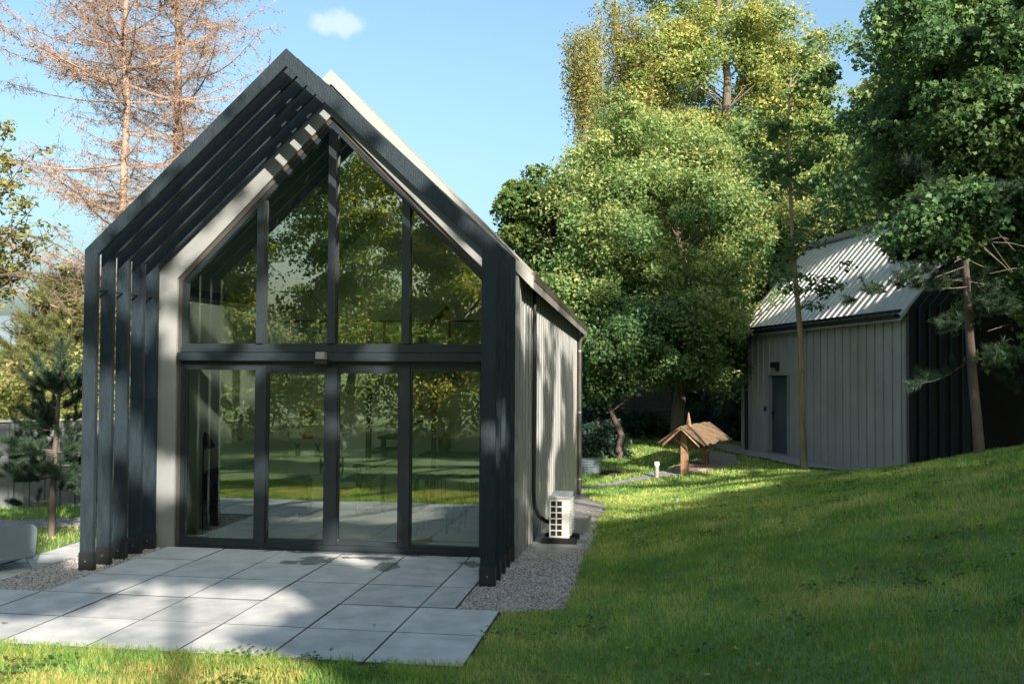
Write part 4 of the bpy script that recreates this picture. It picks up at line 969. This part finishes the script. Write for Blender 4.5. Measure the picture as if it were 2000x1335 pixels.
grass_patch('grass','dry straw coloured grass tips scattered over the slope',2.2,11,-4.5,8,420,.06,.009,16,lambda x,y:free(x,y)&(dist(x,y)>4.0)&(fbm(x*.8+9,y*.8+2)>.5),m='grassy')
# clover and plantain rosettes
rng=np.random.default_rng(87); n=330; x=rng.uniform(-3,10,n); y=rng.uniform(-4.3,9,n); kk=free(x,y)&(fbm(x*.7+3,y*.7)>.42); x,y=x[kk],y[kk]; m_=np.repeat(np.arange(len(x)),26); rx=rng.normal(size=len(m_))*.10; ry=rng.normal(size=len(m_))*.10; xx=x[m_]+rx; yy=y[m_]+ry; P=np.stack([xx,yy,H(xx,yy)+.045+.02*rng.random(len(m_))],1)
N_=unit(np.stack([rng.normal(size=len(m_))*.4,rng.normal(size=len(m_))*.4,np.ones(len(m_))],1)); V,F,q_=leaf_geo(P,N_,.035*(.6+.8*rng.random(len(m_))),rng,wid=.9); g=link('clover',np_mesh('clover',V,F,attr=np.repeat(rng.random(len(m_)),q_)),M['leaf_grn']); tag(g,'low clover and weeds growing in patches through the lawn','clover',kind='stuff')
rng=np.random.default_rng(88); n=760; x=rng.uniform(-3,11,n); y=rng.uniform(-4,12,n); k=free(x,y)|(rng.random(n)<.12)*in_patio(x,y); x,y=x[k],y[k]; P=np.stack([x,y,np.where(in_patio(x,y),PZ+.012,H(x,y)+.035)],1)
N_=unit(np.stack([rng.normal(size=len(x))*.25,rng.normal(size=len(x))*.25,np.ones(len(x))],1)); V,F,q_=leaf_geo(P,N_,.045*(.6+.8*rng.random(len(x))),rng,shape='maple'); g=link('fallen_leaves',np_mesh('fallen_leaves',V,F,attr=np.repeat(rng.random(len(x)),q_)),leafmat('fallen_dry_leaves',(.12,.07,.03),(.28,.19,.07),(.45,.36,.16),.2)); tag(g,'dry fallen leaves scattered on the lawn and slabs','leaves',kind='stuff')
# ---------------------------------------------------------------- trees of the background
B=lambda u,v,d:at(u,v,d)
def gbase(u,d,dz=0):
    p=at(u,800,d); return (p[0],p[1],Hs(p[0],p[1])+dz)
# centre back : big golden maple
c=B(1400,170,35); tree('maple_tree','tall golden green maple rising behind the others in the centre','tree',gbase(1400,35),
  [(tuple(c),(4.0,3.2,5.2),170),(tuple(B(1420,380,33)),(3.0,2.2,1.9),60),(tuple(B(1290,330,34)),(2.4,2.4,2.2),55),(tuple(B(1530,260,35)),(2.0,2.2,3.2),50)],'leaf_gold',.34,'bark',21,fine=1.6,size=.115,k=360,clump=.9,flat=.75,top=c[2]+4.5,limbs=60)
# mid maple
c=B(1330,440,27.5); tree('maple_tree','broad yellow green maple in front centre, lit at the top and shaded below','tree',gbase(1325,26.5),
  [(tuple(c),(3.1,2.4,2.9),120),(tuple(B(1200,560,26)),(1.9,1.6,1.9),45),(tuple(B(1360,620,26)),(1.5,1.5,1.5),46),(tuple(B(1250,300,28)),(1.7,1.6,1.3),30),(tuple(B(1490,400,31.5)),(1.9,1.8,1.7),50)],'leaf_yel',.20,'bark',22,fine=1.6,size=.10,k=330,clump=.70,flat=.8,top=c[2]+2,limbs=50)
# left maple above the roof
c=B(1075,440,30); tree('maple_tree','fresh green maple whose crown overlaps the cabin roof edge','tree',gbase(1160,30),
  [(tuple(c),(1.55,1.5,1.6),38),(tuple(B(1110,560,29)),(1.5,1.3,1.6),36),(tuple(B(1010,400,30)),(.7,.8,.9),12)],'leaf_grn',.16,'bark',23,fine=1.3,size=.15,k=230,clump=.6,flat=.75,shape='maple',top=c[2]+.8,limbs=34)
# lower dark maples / understorey
tree('maple_tree','low dark green maple between the cabin corner and the well','tree',gbase(1215,24.5),
  [(tuple(B(1190,690,24.5)),(1.35,1.2,1.0),40),(tuple(B(1290,650,25)),(1.5,1.2,1.1),45),(tuple(B(1170,600,26)),(.9,1,1),25)],'leaf_dark',.10,'bark',24,fine=1.4,size=.10,k=300,clump=.55,flat=.75,top=B(0,690,24.5)[2]+.3,limbs=24,lean=(-.35,0))
tree('maple_tree','dark green maple hanging over the shed corner','tree',gbase(1400,29),
  [(tuple(B(1385,680,26.5)),(.9,1.0,.8),34),(tuple(B(1430,560,30.5)),(1.3,1.3,1.9),50),(tuple(B(1560,400,32.5)),(1.8,1.8,1.4),40)],'leaf_dark',.15,'bark',25,fine=1.4,size=.12,k=260,clump=.6,flat=.5,top=B(0,520,29)[2],limbs=30)
tree('maple_tree','green maple behind the shed roof','tree',gbase(1640,34),
  [(tuple(B(1640,420,34)),(2.0,2.2,2.6),70),(tuple(B(1700,330,35)),(1.3,1.6,1.5),26),(tuple(B(1560,330,35)),(1.8,1.6,2.0),40)],'leaf_yel',.2,'bark',26,fine=1.4,size=.12,k=300,clump=.75,flat=.5,top=B(0,380,34)[2],limbs=34)
# weeping birch
def weep(cls,seed,ln=(1.2,3.0),per=26):
    def f(rng):
        P=[];vv=[]
        for c in cls:
            for s in range(per):
                a=rng.random()*6.28; r=.55*math.sqrt(rng.random()); x=c[0]+r*math.cos(a); y=c[1]+r*math.sin(a); z=c[2]+.2*rng.normal(); L=rng.uniform(*ln); k=int(L*30); t=rng.random(k)
                P.append(np.stack([x+.10*rng.normal(size=k)+.12*t,y+.10*rng.normal(size=k),z-t*L],1)); vv.append(np.clip(rng.random()*.5+.5*rng.random(k),0,1))
        P=np.concatenate(P);v=np.concatenate(vv); N=unit(rng.normal(size=P.shape)); V,F,q=leaf_geo(P,N,.085*(.6+.8*rng.random(len(P))),rng,wid=.6); return V,F,np.repeat(v,q)
    return f
rngb=np.random.default_rng(5); wc=[tuple(B(1130+rngb.uniform(-22,32),60+rngb.uniform(0,300),33+rngb.uniform(-1,1))) for _ in range(13)]+[tuple(B(1205+rngb.uniform(-30,60),10+rngb.uniform(0,420),34+rngb.uniform(-1,1))) for _ in range(30)]
c=B(1200,180,34)
tree('birch_tree','tall weeping birch with hanging strands at the left of the big maple','tree',gbase(1225,34),[(tuple(c),(1.2,1.5,4.0),40)],'leaf_birch',.2,'bark_pale',27,size=.10,k=70,clump=.5,top=B(0,-60,34)[2],limbs=34,extra=weep(wc,5))
# slim young tree on the lawn
def slim():
    base=at(1571,912,21.3); base[2]=Hs(base[0],base[1]); root=empty('young_tree','slim young tree with a pale mossy trunk standing before the shed','tree',loc=tuple(base))
    rng=np.random.default_rng(31); tp=[at(1571,912,21.3),at(1567,830,21.3),at(1566,740,21.2),at(1563,650,21.2),at(1556,570,21.2),at(1548,470,21.2),at(1543,360,21.3),at(1540,230,21.3),at(1546,120,21.3)]; tp[0][2]=base[2]-.1
    mb=MB(); mb.tube([p-base for p in tp],[.085,.072,.066,.06,.055,.046,.035,.024,.01],12)
    cl=[]
    for k in range(34):
        t=rng.random(); h=.40+.60*t; i=h*8; a=int(min(i,7)); p=tp[a]*(1-(i-a))+tp[a+1]*(i-a); ang=rng.random()*6.28; L=(.5+1.0*rng.random())*(1.15-.6*t); e=p+np.array([math.cos(ang)*L,math.sin(ang)*L*.8,.25+.5*L*rng.random()])
        pts=curve(p,e,.12,6,rng); mb.tube([q-base for q in pts],[.016,.013,.010,.008,.006,.003],5)
        for q in pts[2:]: cl.append(q+rng.normal(size=3)*.10)
    mb.build('trunk',M['bark_pale'],root,smooth=True)
    cl=np.array(cl); V,F,v=clumps_leaves(cl,np.full(len(cl),.27),26,.12,rng,flat=.45); link('crown',np_mesh('crown',V-base,F,v),M['leaf_dark'],root)
slim()
# right : big near maple and its neighbours
def right_clear(cl): 
    return np.ones(len(cl),bool)
tree('maple_tree','big dark maple filling the upper right corner','tree',tuple(np.array([*at(2120,800,18)[:2],Hs(*at(2120,800,18)[:2])])),
  [(tuple(B(1930,190,17)),(2.1,1.9,2.6),130),(tuple(B(1800,270,18.5)),(1.0,1.2,1.5),45),(tuple(B(2060,380,16.5)),(1.8,1.6,2.2),80),(tuple(B(1780,40,18)),(.8,1.0,.8),20),(tuple(B(1960,520,16.0)),(1.0,.9,.6),34),(tuple(B(1880,430,14.5)),(.7,.8,.5),30),(tuple(B(1990,640,15)),(.6,.6,.35),14)],'leaf_dark',.24,'bark',32,fine=1.5,limb_r=.02,size=.085,k=380,clump=.55,flat=.75,shape='maple',top=B(0,-100,17)[2],limbs=60)
tree('maple_tree','maple with yellow lit leaves between the gap of sky and the dark maple','tree',gbase(1800,25),
  [(tuple(B(1790,230,24)),(1.2,1.4,1.9),50),(tuple(B(1750,370,25)),(1.1,1.3,1.1),36)],'leaf_yel',.17,'bark',33,size=.15,k=190,clump=.6,flat=.5,shape='maple',top=B(0,160,24)[2],limbs=30)
# ---- pines
def pine(name,label,base,pts,rad,branches,mat_,nlen,nw,dens,seed,bark='bark_pine',cat='pine',shoot=.32,sub=5,group=None):
    """pts trunk polyline (world), branches list (start,end,sag,nshoots)"""
    rng=np.random.default_rng(seed); base=np.array(base,float); root=empty(name,label,cat,group,tuple(base)); mb=MB(); mb.tube([np.array(p)-base for p in pts],rad,10)
    S0=[];SDv=[]
    for (a,b,sag,ns,r0) in branches:
        P=curve(a,b,sag,6,rng); mb.tube([p-base for p in P],[r0*(1-.75*i/5) for i in range(6)],6)
        P=np.array(P); dirn=unit((P[-1]-P[0])[None])[0]
        for k in range(ns):
            t=1-.75*rng.random()**1.3; i=t*5; q=int(min(i,4)); p=P[q]*(1-(i-q))+P[q+1]*(i-q)
            side=rng.normal(size=3); side[2]=abs(side[2])*.4; d=unit((dirn*.9+unit(side[None])[0]*.9+np.array([0,0,.35]))[None])[0]*shoot*(.6+.7*rng.random())
            if t>.97: d=dirn*shoot
            S0.append(p);SDv.append(d)
            mb.tube([p-base,p+d-base],[r0*.25,r0*.12],4)
        S0.append(P[-1]);SDv.append(unit((dirn+np.array([0,0,.4]))[None])[0]*shoot)
    mb.build('trunk',M[bark],root,smooth=True)
    V,F,v=needle_geo(np.array(S0),np.array(SDv),dens,nlen,nw,rng); link('crown',np_mesh('crown',V-base,F,v),M[mat_],root); return root
rng=np.random.default_rng(77)
# young pine by the left fence
b0=np.array([-3.92,2.02,Hs(-3.92,2.02)]); D0=float((b0-CAM)@CF)
tp=[b0-[0,0,.1],at(103,960,D0),at(106,900,D0),at(110,850,D0),at(113,800,D0),at(116,760,D0),at(118,715,D0)]
br=[]
def A2(u,v,dd=0): return at(u,v,D0+dd)
for (s,e,n,r) in (((118,745),(120,690,0),10,.012),((118,770),(84,720,.1),10,.012),((118,770),(62,742,-.1),9,.012),((117,772),(150,735,.1),9,.012),((117,775),(166,745,-.2),8,.012),((117,770),(100,745,-.5),8,.012),((117,770),(130,748,.5),8,.012),
                  ((112,835),(60,812,.1),12,.014),((112,838),(85,800,-.3),10,.012),((112,838),(156,812,0),8,.012),((112,838),(95,815,.6),9,.012),((112,836),(52,830,-.2),9,.012),
                  ((108,880),(30,868,.1),16,.014),((108,882),(-10,890,.1),14,.014),((108,885),(60,880,-.5),12,.012),((108,883),(150,872,.1),12,.014),((108,883),(165,885,-.3),10,.012),((107,885),(90,868,.6),10,.012),
                  ((106,925),(20,920,.1),16,.014),((106,925),(-15,930,.0),14,.014),((106,928),(50,935,-.5),12,.012),((105,925),(155,915,.2),14,.014),((105,925),(130,935,-.5),10,.012),((105,925),(70,905,.6),10,.012),((114,795),(78,772,.1),9,.012),((114,795),(152,776,-.1),9,.012),((112,815),(88,800,.4),8,.012),((110,855),(62,838,.2),10,.012),((110,858),(152,840,-.2),10,.012),((107,905),(40,895,.3),12,.012),((107,905),(160,898,.2),12,.012),((106,915),(80,922,-.6),10,.012),((104,960),(140,962,.1),4,.01),((104,975),(40,985,0),3,.01)):
    br.append((A2(*s),A2(*e),-.05,n,r))
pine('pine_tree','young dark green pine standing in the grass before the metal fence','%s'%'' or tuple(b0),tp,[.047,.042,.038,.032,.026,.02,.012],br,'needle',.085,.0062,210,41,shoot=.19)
# large conifer behind the fence
p0=np.array([*at(150,800,27)[:2],-.2]); hgt=at(150,545,27)[2]; br=[]
for k in range(170):
    t=(k/170)**.9; z=.8+t*(hgt-1.2); L=2.0*(1-t)**.75+.25; a=rng.random()*6.28; s=np.array([p0[0],p0[1],z]); br.append((s,s+np.array([math.cos(a)*L,math.sin(a)*L,.25+.40*L]),-.12*L,int(8+12*L/2),.02))
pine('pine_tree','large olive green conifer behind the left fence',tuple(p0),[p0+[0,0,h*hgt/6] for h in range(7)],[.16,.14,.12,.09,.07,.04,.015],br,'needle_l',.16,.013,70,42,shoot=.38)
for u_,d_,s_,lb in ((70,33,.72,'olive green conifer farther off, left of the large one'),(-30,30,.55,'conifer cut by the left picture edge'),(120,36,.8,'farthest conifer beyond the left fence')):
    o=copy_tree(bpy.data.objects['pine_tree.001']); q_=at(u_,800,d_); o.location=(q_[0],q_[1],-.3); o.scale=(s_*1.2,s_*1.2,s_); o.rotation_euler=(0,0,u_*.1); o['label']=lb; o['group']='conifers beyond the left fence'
# pine at the right, trunk on the hill crest
pb=at(1915,868,14.6); pb[2]=Hs(pb[0],pb[1])
tp=[pb-[0,0,.2],at(1908,820,14.8),at(1900,740,15),at(1893,640,15.1),at(1887,540,15.2),at(1884,480,15.2),at(1882,420,15.2)]
br=[]
for (s,e,n,r,dd) in (((1886,500),(1770,505,-.6),24,.02,1),((1886,480),(1755,440,.3),24,.02,1),((1884,440),(1800,400,-.8),20,.02,1),((1884,450),(1850,470,-1.2),18,.02,1),((1884,420),(1960,380,-.6),18,.02,1),((1890,560),(1800,560,-.5),16,.016,1),((1889,540),(1945,585,-.4),16,.016,1),
                     ((1896,700),(1800,748,-.3),9,.010,1),((1898,690),(1965,745,.2),14,.012,1),((1898,705),(1950,700,.5),12,.012,1),((1891,610),(1950,610,-.6),12,.012,1),((1884,400),(1790,330,.2),16,.016,1),((1884,430),(1840,440,.8),16,.016,1),((1890,620),(1850,640,-.7),8,.01,1),((1885,520),(1670,585,-1.2),12,.014,1),((1885,500),(1720,560,-1.6),14,.014,1)):
    br.append((at(*s,15.1),at(e[0],e[1],15.1+e[2]),-.10,int(n*1.4),r*.6))
pine('pine_tree','slender pine with a grey brown trunk on the lawn crest at the right','%s'%'' or tuple(pb),tp,[.085,.076,.07,.062,.055,.045,.02],br,'needle',.11,.006,170,43,shoot=.26)

# ---- larches
def larch(label,u,ubase,d,seed,rb,vtop=-160,reach=3.6):
    rng=np.random.default_rng(seed); b=at(u+ubase,800,d); b[2]=-.4; root=empty('larch_tree',label,'larch','bare larches behind the cabin',tuple(b)); top=at(u+2,vtop,d)
    K=10; ts=[b*(1-i/(K-1))+top*(i/(K-1))+np.array([.05*rng.normal(),.05*rng.normal(),0]) for i in range(K)]
    mb=MB(); mb.tube([p-b for p in ts],[rb*(1-.6*i/(K-1)) for i in range(K)],10)
    A=[];Bq=[];R0=[];R1=[];C=[]
    Hh=top[2]
    for k in range(120):
        t=.26+.74*rng.random(); i=t*(K-1); q=int(min(i,K-2)); p=ts[q]*(1-(i-q))+ts[q+1]*(i-q); a=rng.random()*6.28; L=reach*(.30+.70*rng.random())*(1.05-.30*t); up=rng.uniform(.0,.34)*L
        e=p+np.array([math.cos(a)*L,math.sin(a)*L,up]); P=np.array(curve(p,e,-.10*L,9,rng)); P[:,2]+=.12*L*np.linspace(0,1,9)**2
        mb.tube([x-b for x in P],[.030*(1-.85*j/8)*(L/reach+.35) for j in range(9)],5)
        n1=int(L*11)
        for j in range(n1):
            s=.12+.88*rng.random(); ii=s*8; qq=int(min(ii,7)); x=P[qq]*(1-(ii-qq))+P[qq+1]*(ii-qq); dr=rng.normal(size=3); dr[2]=dr[2]*.6-.15; dr=dr/np.linalg.norm(dr); l=(.35+.8*rng.random())*(1-.45*s)
            prev=x; m_=4
            for r in range(m_):
                dr2=dr+np.array([0,0,.12*r-.1])+rng.normal(size=3)*.22; nx=prev+dr2*l/m_; A.append(prev);Bq.append(nx);R0.append(.0070*(1-r*.16));R1.append(.0070*(1-(r+1)*.16))
                for _ in range(2): 
                    tw=rng.normal(size=3); tw[2]-=.5; tw=tw/np.linalg.norm(tw)*rng.uniform(.06,.20); st=prev+(nx-prev)*rng.random(); A.append(st);Bq.append(st+tw);R0.append(.0038);R1.append(.0025)
                    if rng.random()<.40: C.append(st+tw*rng.random())
                prev=nx
    mb.build('trunk',M['bark_larch'],root,smooth=True)
    V,F=segs_mesh(np.array(A),np.array(Bq),np.array(R0),np.array(R1)); link('twigs',np_mesh('twigs',V-b,F),M['twig'],root)
    C=np.array(C); V,F,q=leaf_geo(C,unit(rng.normal(size=C.shape)),.045*(.6+.8*rng.random(len(C))),rng,wid=.9); link('cones',np_mesh('cones',V-b,F),M['cone'],root)
larch('bare larch with rusty twigs, the thinner trunk at the left',243,0,26,51,.135,reach=4.9)
larch('bare larch with rusty twigs, the thicker pale trunk nearer the cabin',345,0,29,52,.19,reach=5.3)
# sparse broadleaf at the left edge
def edge_tree():
    rng=np.random.default_rng(61); b=at(-140,1000,13.5); b[2]=Hs(b[0],b[1]); root=empty('rowan_tree','sparse small tree reaching in from the left edge with thin arching twigs','tree',loc=tuple(b))
    mb=MB(); top=at(-120,150,13.5); mb.tube([q-b for q in curve(b,top,.1,7,rng)],[.09,.08,.07,.055,.04,.03,.015],8); cl=[]
    for (v0,u1,v1,L,lf) in ((640,60,300,0,1),(600,20,250,.3,1),(620,70,400,-.3,1),(560,75,470,.3,1),(520,50,340,-.5,1),(600,40,520,.2,1),(640,150,585,.1,0),(600,168,552,-.3,0),(560,140,620,.3,.3),(520,40,660,0,0),(480,170,520,.5,0),(560,155,640,-.6,0),(440,60,560,.1,.6)):
        P=curve(at(-125,v0,13.5),at(u1,v1,13.5+L),.5 if lf<.5 else .1,9,rng); mb.tube([q-b for q in P],[.022*(1-.85*i/8) for i in range(9)],5)
        for j in range(16):
            i=rng.uniform(2.0,8); q=int(min(i,7)); p=P[q]*(1-(i-q))+P[q+1]*(i-q); e=p+np.array([rng.normal()*.22,rng.normal()*.2,rng.normal()*.18+.05]); mb.tube([p-b,(p+e)/2+[0,0,.03]-b,e-b],[.006,.004,.002],4)
            if rng.random()<.15+.8*lf: cl+= [e,(p+e)/2]
    mb.build('trunk',M['twigd'],root,smooth=True); cl=np.array(cl); V,F,v=clumps_leaves(cl,np.full(len(cl),.14),13,.075,rng,flat=.6,cull=False); link('crown',np_mesh('crown',V-b,F,v),M['leaf_birch'],root)
edge_tree()
# ---- hedge shrubs beyond the left fence
def shrub(name,label,c,r,leaf,seed,group,k=150,n=40,size=.09,parts=True):
    rng=np.random.default_rng(seed); c=np.array(c,float); root=empty(name,label,'shrub',group,tuple(c)); d=unit(rng.normal(size=(n,3))); d[:,2]=np.abs(d[:,2]); cl=c+d*(.35+.65*rng.random(n)[:,None]**.6)*np.array(r)
    V,F,v=clumps_leaves(cl,np.full(n,.32*max(r)**.5),k,size,rng,flat=.75,up=.4,cull=False); link('foliage',np_mesh('foliage',V-c,F,v),M[leaf],root)
    mb=MB()
    for q in cl[::3]: mb.tube([np.array([.0,.0,-.1])+rng.normal(size=3)*[.12,.12,0],(q-c)*.5+[0,0,.05],q-c],[.02,.012,.005],4)
    mb.build('stems',M['bark'],root); return root
for i,(u,vt,d,w_,lab,lf) in enumerate(((15,700,20,1.2,'yellow pink tinged shrub at the far left above the fence','leaf_hedge'),(70,690,23,1.5,'round bright green shrub under the big conifer','leaf_hedge'),(125,720,19,1.0,'bright green shrub touching the outermost black post','leaf_hedge'),(-60,700,22,1.7,'yellowish shrub cut by the left picture edge','leaf_hedge'),(60,770,17.5,1.0,'low yellow green shrub right behind the metal fence','leaf_hedge'),(165,660,24,1.3,'tall yellow green shrub behind the black posts','leaf_hedge'),(10,760,17.5,.9,'low yellow green shrub behind the fence at the left edge','leaf_hedge'),(118,775,17,.8,'low green shrub behind the young pine','leaf_hedge'))):
    p=at(u,800,d); zt=at(u,vt,d)[2]; z0=-.3; shrub('hedge_shrub',lab,(p[0],p[1],z0),(w_,w_,max(.5,zt-z0-.25)),lf,70+i,'shrubs beyond the left fence',n=int(40+w_*30),size=.10)
for i,(u,d,w_,h_,lab) in enumerate(((1150,26.5,1.1,1.3,'blue green bush next to the cabin corner'),(1175,25,.7,.9,'dark bush left of the leaning trunk'),(1250,28.5,1.0,.8,'low bush before the board fence'),(1120,30,1.4,2.2,'tall dark bush half hidden by the cabin corner'),(1390,30,1.2,1.2,'dark bush between the well and the shed'),(1440,31,1.0,1.6,'dark bush at the shed corner'))):
    p=at(u,800,d); shrub('bush',lab,(p[0],p[1],Hs(p[0],p[1])-.1),(w_,w_,h_),'leaf_shrub',90+i,'dark bushes under the trees',n=46,k=120,size=.11)
# ---- woodland : trees behind everything, as copies of three prototypes
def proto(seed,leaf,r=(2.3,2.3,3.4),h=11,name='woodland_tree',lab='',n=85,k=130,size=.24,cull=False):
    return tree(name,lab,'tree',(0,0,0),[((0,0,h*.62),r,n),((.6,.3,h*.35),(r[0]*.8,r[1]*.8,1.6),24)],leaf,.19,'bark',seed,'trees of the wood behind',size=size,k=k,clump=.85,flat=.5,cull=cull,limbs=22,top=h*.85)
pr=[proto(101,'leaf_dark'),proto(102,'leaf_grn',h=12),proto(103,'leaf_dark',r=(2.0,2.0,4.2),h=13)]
spots=[(1235,37,'behind the leaning trunk',.8),(1330,40,'far behind the well roof',1.0),(1120,41,'behind the cabin corner',.75),(1450,36,'behind the left end of the shed',.95),(1545,41,'beyond the shed, left of the slim tree',1.0),(1640,43,'beyond the middle of the shed roof',1.05),(1720,38,'behind the ridge end of the shed',.95),(1800,33,'behind the shed posts',.9),(1870,30,'just left of the right pine trunk, in the dark',.9),(1950,27,'right of the pine trunk',.85),(2040,24,'at the right picture edge',.85),(2130,21,'past the right picture edge',.9),(1900,38,'deep in the wood at the right',1.0),(2000,36,'deep in the wood by the right edge',1.0),(1390,46,'in the last row over the well',1.1),(1260,47,'in the last row over the board fence',.95),(1500,50,'in the last row left of the shed',1.1),(1780,46,'in the last row over the shed posts',1.15)]
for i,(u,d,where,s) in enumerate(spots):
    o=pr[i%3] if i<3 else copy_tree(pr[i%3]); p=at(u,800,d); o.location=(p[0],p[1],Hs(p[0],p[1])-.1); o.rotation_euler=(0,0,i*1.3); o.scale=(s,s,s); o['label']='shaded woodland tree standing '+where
# dark floor of saplings / undergrowth that closes the view under the crowns
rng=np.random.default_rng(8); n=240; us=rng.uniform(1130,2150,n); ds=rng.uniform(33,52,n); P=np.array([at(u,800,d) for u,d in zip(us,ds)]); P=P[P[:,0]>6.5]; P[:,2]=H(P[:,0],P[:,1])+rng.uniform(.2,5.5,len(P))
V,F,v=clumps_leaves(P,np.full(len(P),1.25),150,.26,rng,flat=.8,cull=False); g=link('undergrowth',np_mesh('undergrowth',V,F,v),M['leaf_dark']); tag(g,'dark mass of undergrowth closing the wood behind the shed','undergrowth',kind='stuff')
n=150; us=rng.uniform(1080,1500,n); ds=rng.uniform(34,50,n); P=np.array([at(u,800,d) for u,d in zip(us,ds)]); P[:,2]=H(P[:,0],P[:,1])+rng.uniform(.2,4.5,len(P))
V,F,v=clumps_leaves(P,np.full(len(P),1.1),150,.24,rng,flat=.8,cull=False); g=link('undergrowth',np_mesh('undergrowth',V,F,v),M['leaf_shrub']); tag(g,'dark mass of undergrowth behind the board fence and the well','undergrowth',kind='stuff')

# ---- wood behind the camera : it shades the garden, lets flecks of sun through, and shows in the glass
occ=[]
#       x,   y,    h,  r
OC=[(6,-15,13,2.9),(10.5,-17,12,3.2),(2.2,-18,10,2.9),(-3,-20,11,3.0),(14.5,-13,12,3.2),(8,-22,14,3.4),(13,-23,15,3.6),(18,-9,13,3.4),(19,-18,15,3.6),(16.5,-3,11.5,3.0),(21,-3,14,3.6),(-8,-24,13,3.4),(22.5,4,13,3.4),(17,5,10.5,2.7),(25,-11,15,3.6),(18.5,11,12,3.0),(13.3,-17.8,10,3.0),(9.5,-12.5,12.8,2.7),(-13,-21,12,3.2),(24,11,14,3.4),(12.5,-8.5,10,2.6),(15.5,1.2,9,2.4)]  # includes an unseen tree added to close a sunlit gap over the lawn
for i,(x,y,h,r) in enumerate(OC):
    z=Hs(x,y); con=0
    cr=[((x,y,z+h*.60),(r,r,h*.40),88),((x+.4,y,z+h*.30),(r*.85,r*.85,h*.16),24)]
    tree('forest_tree','tall leafy tree of the wood behind the viewpoint, mirrored in the cabin glass','tree',(x,y,z),cr,('leaf_refl','leaf_refl','leaf_yel')[i%3],.2,'bark',200+i,'trees behind the viewpoint',size=(.16 if x<3 else .19 if x<11 else .27),k=(330 if x<3 else 260 if x<11 else 88),clump=1.0,flat=.5,limbs=(5 if 3<x<11 else 18),top=z+h*.85,inner=.25)
rng=np.random.default_rng(9); n=420; a=rng.uniform(-1.25,1.0,n); R_=rng.uniform(11.5,30,n); P=np.stack([0+R_*np.sin(a),-3.5-R_*np.cos(a),rng.uniform(.2,1.0,n)*np.clip(1.2+(R_-11)*.45,0,5)],1); P=P[np.hypot(P[:,0]-3.9,P[:,1]+9.7)>5.5]; P[:,2]+=H(P[:,0],P[:,1])
V,F,v=clumps_leaves(P,np.full(len(P),1.1),230,.14,rng,flat=.8,up=.2); g=link('undergrowth',np_mesh('undergrowth',V,F,v),M['leaf_refl']); tag(g,'leafy undergrowth of the wood behind the viewpoint, mirrored in the glass','undergrowth',kind='stuff')
print('SCENE BUILT', len(bpy.data.objects))
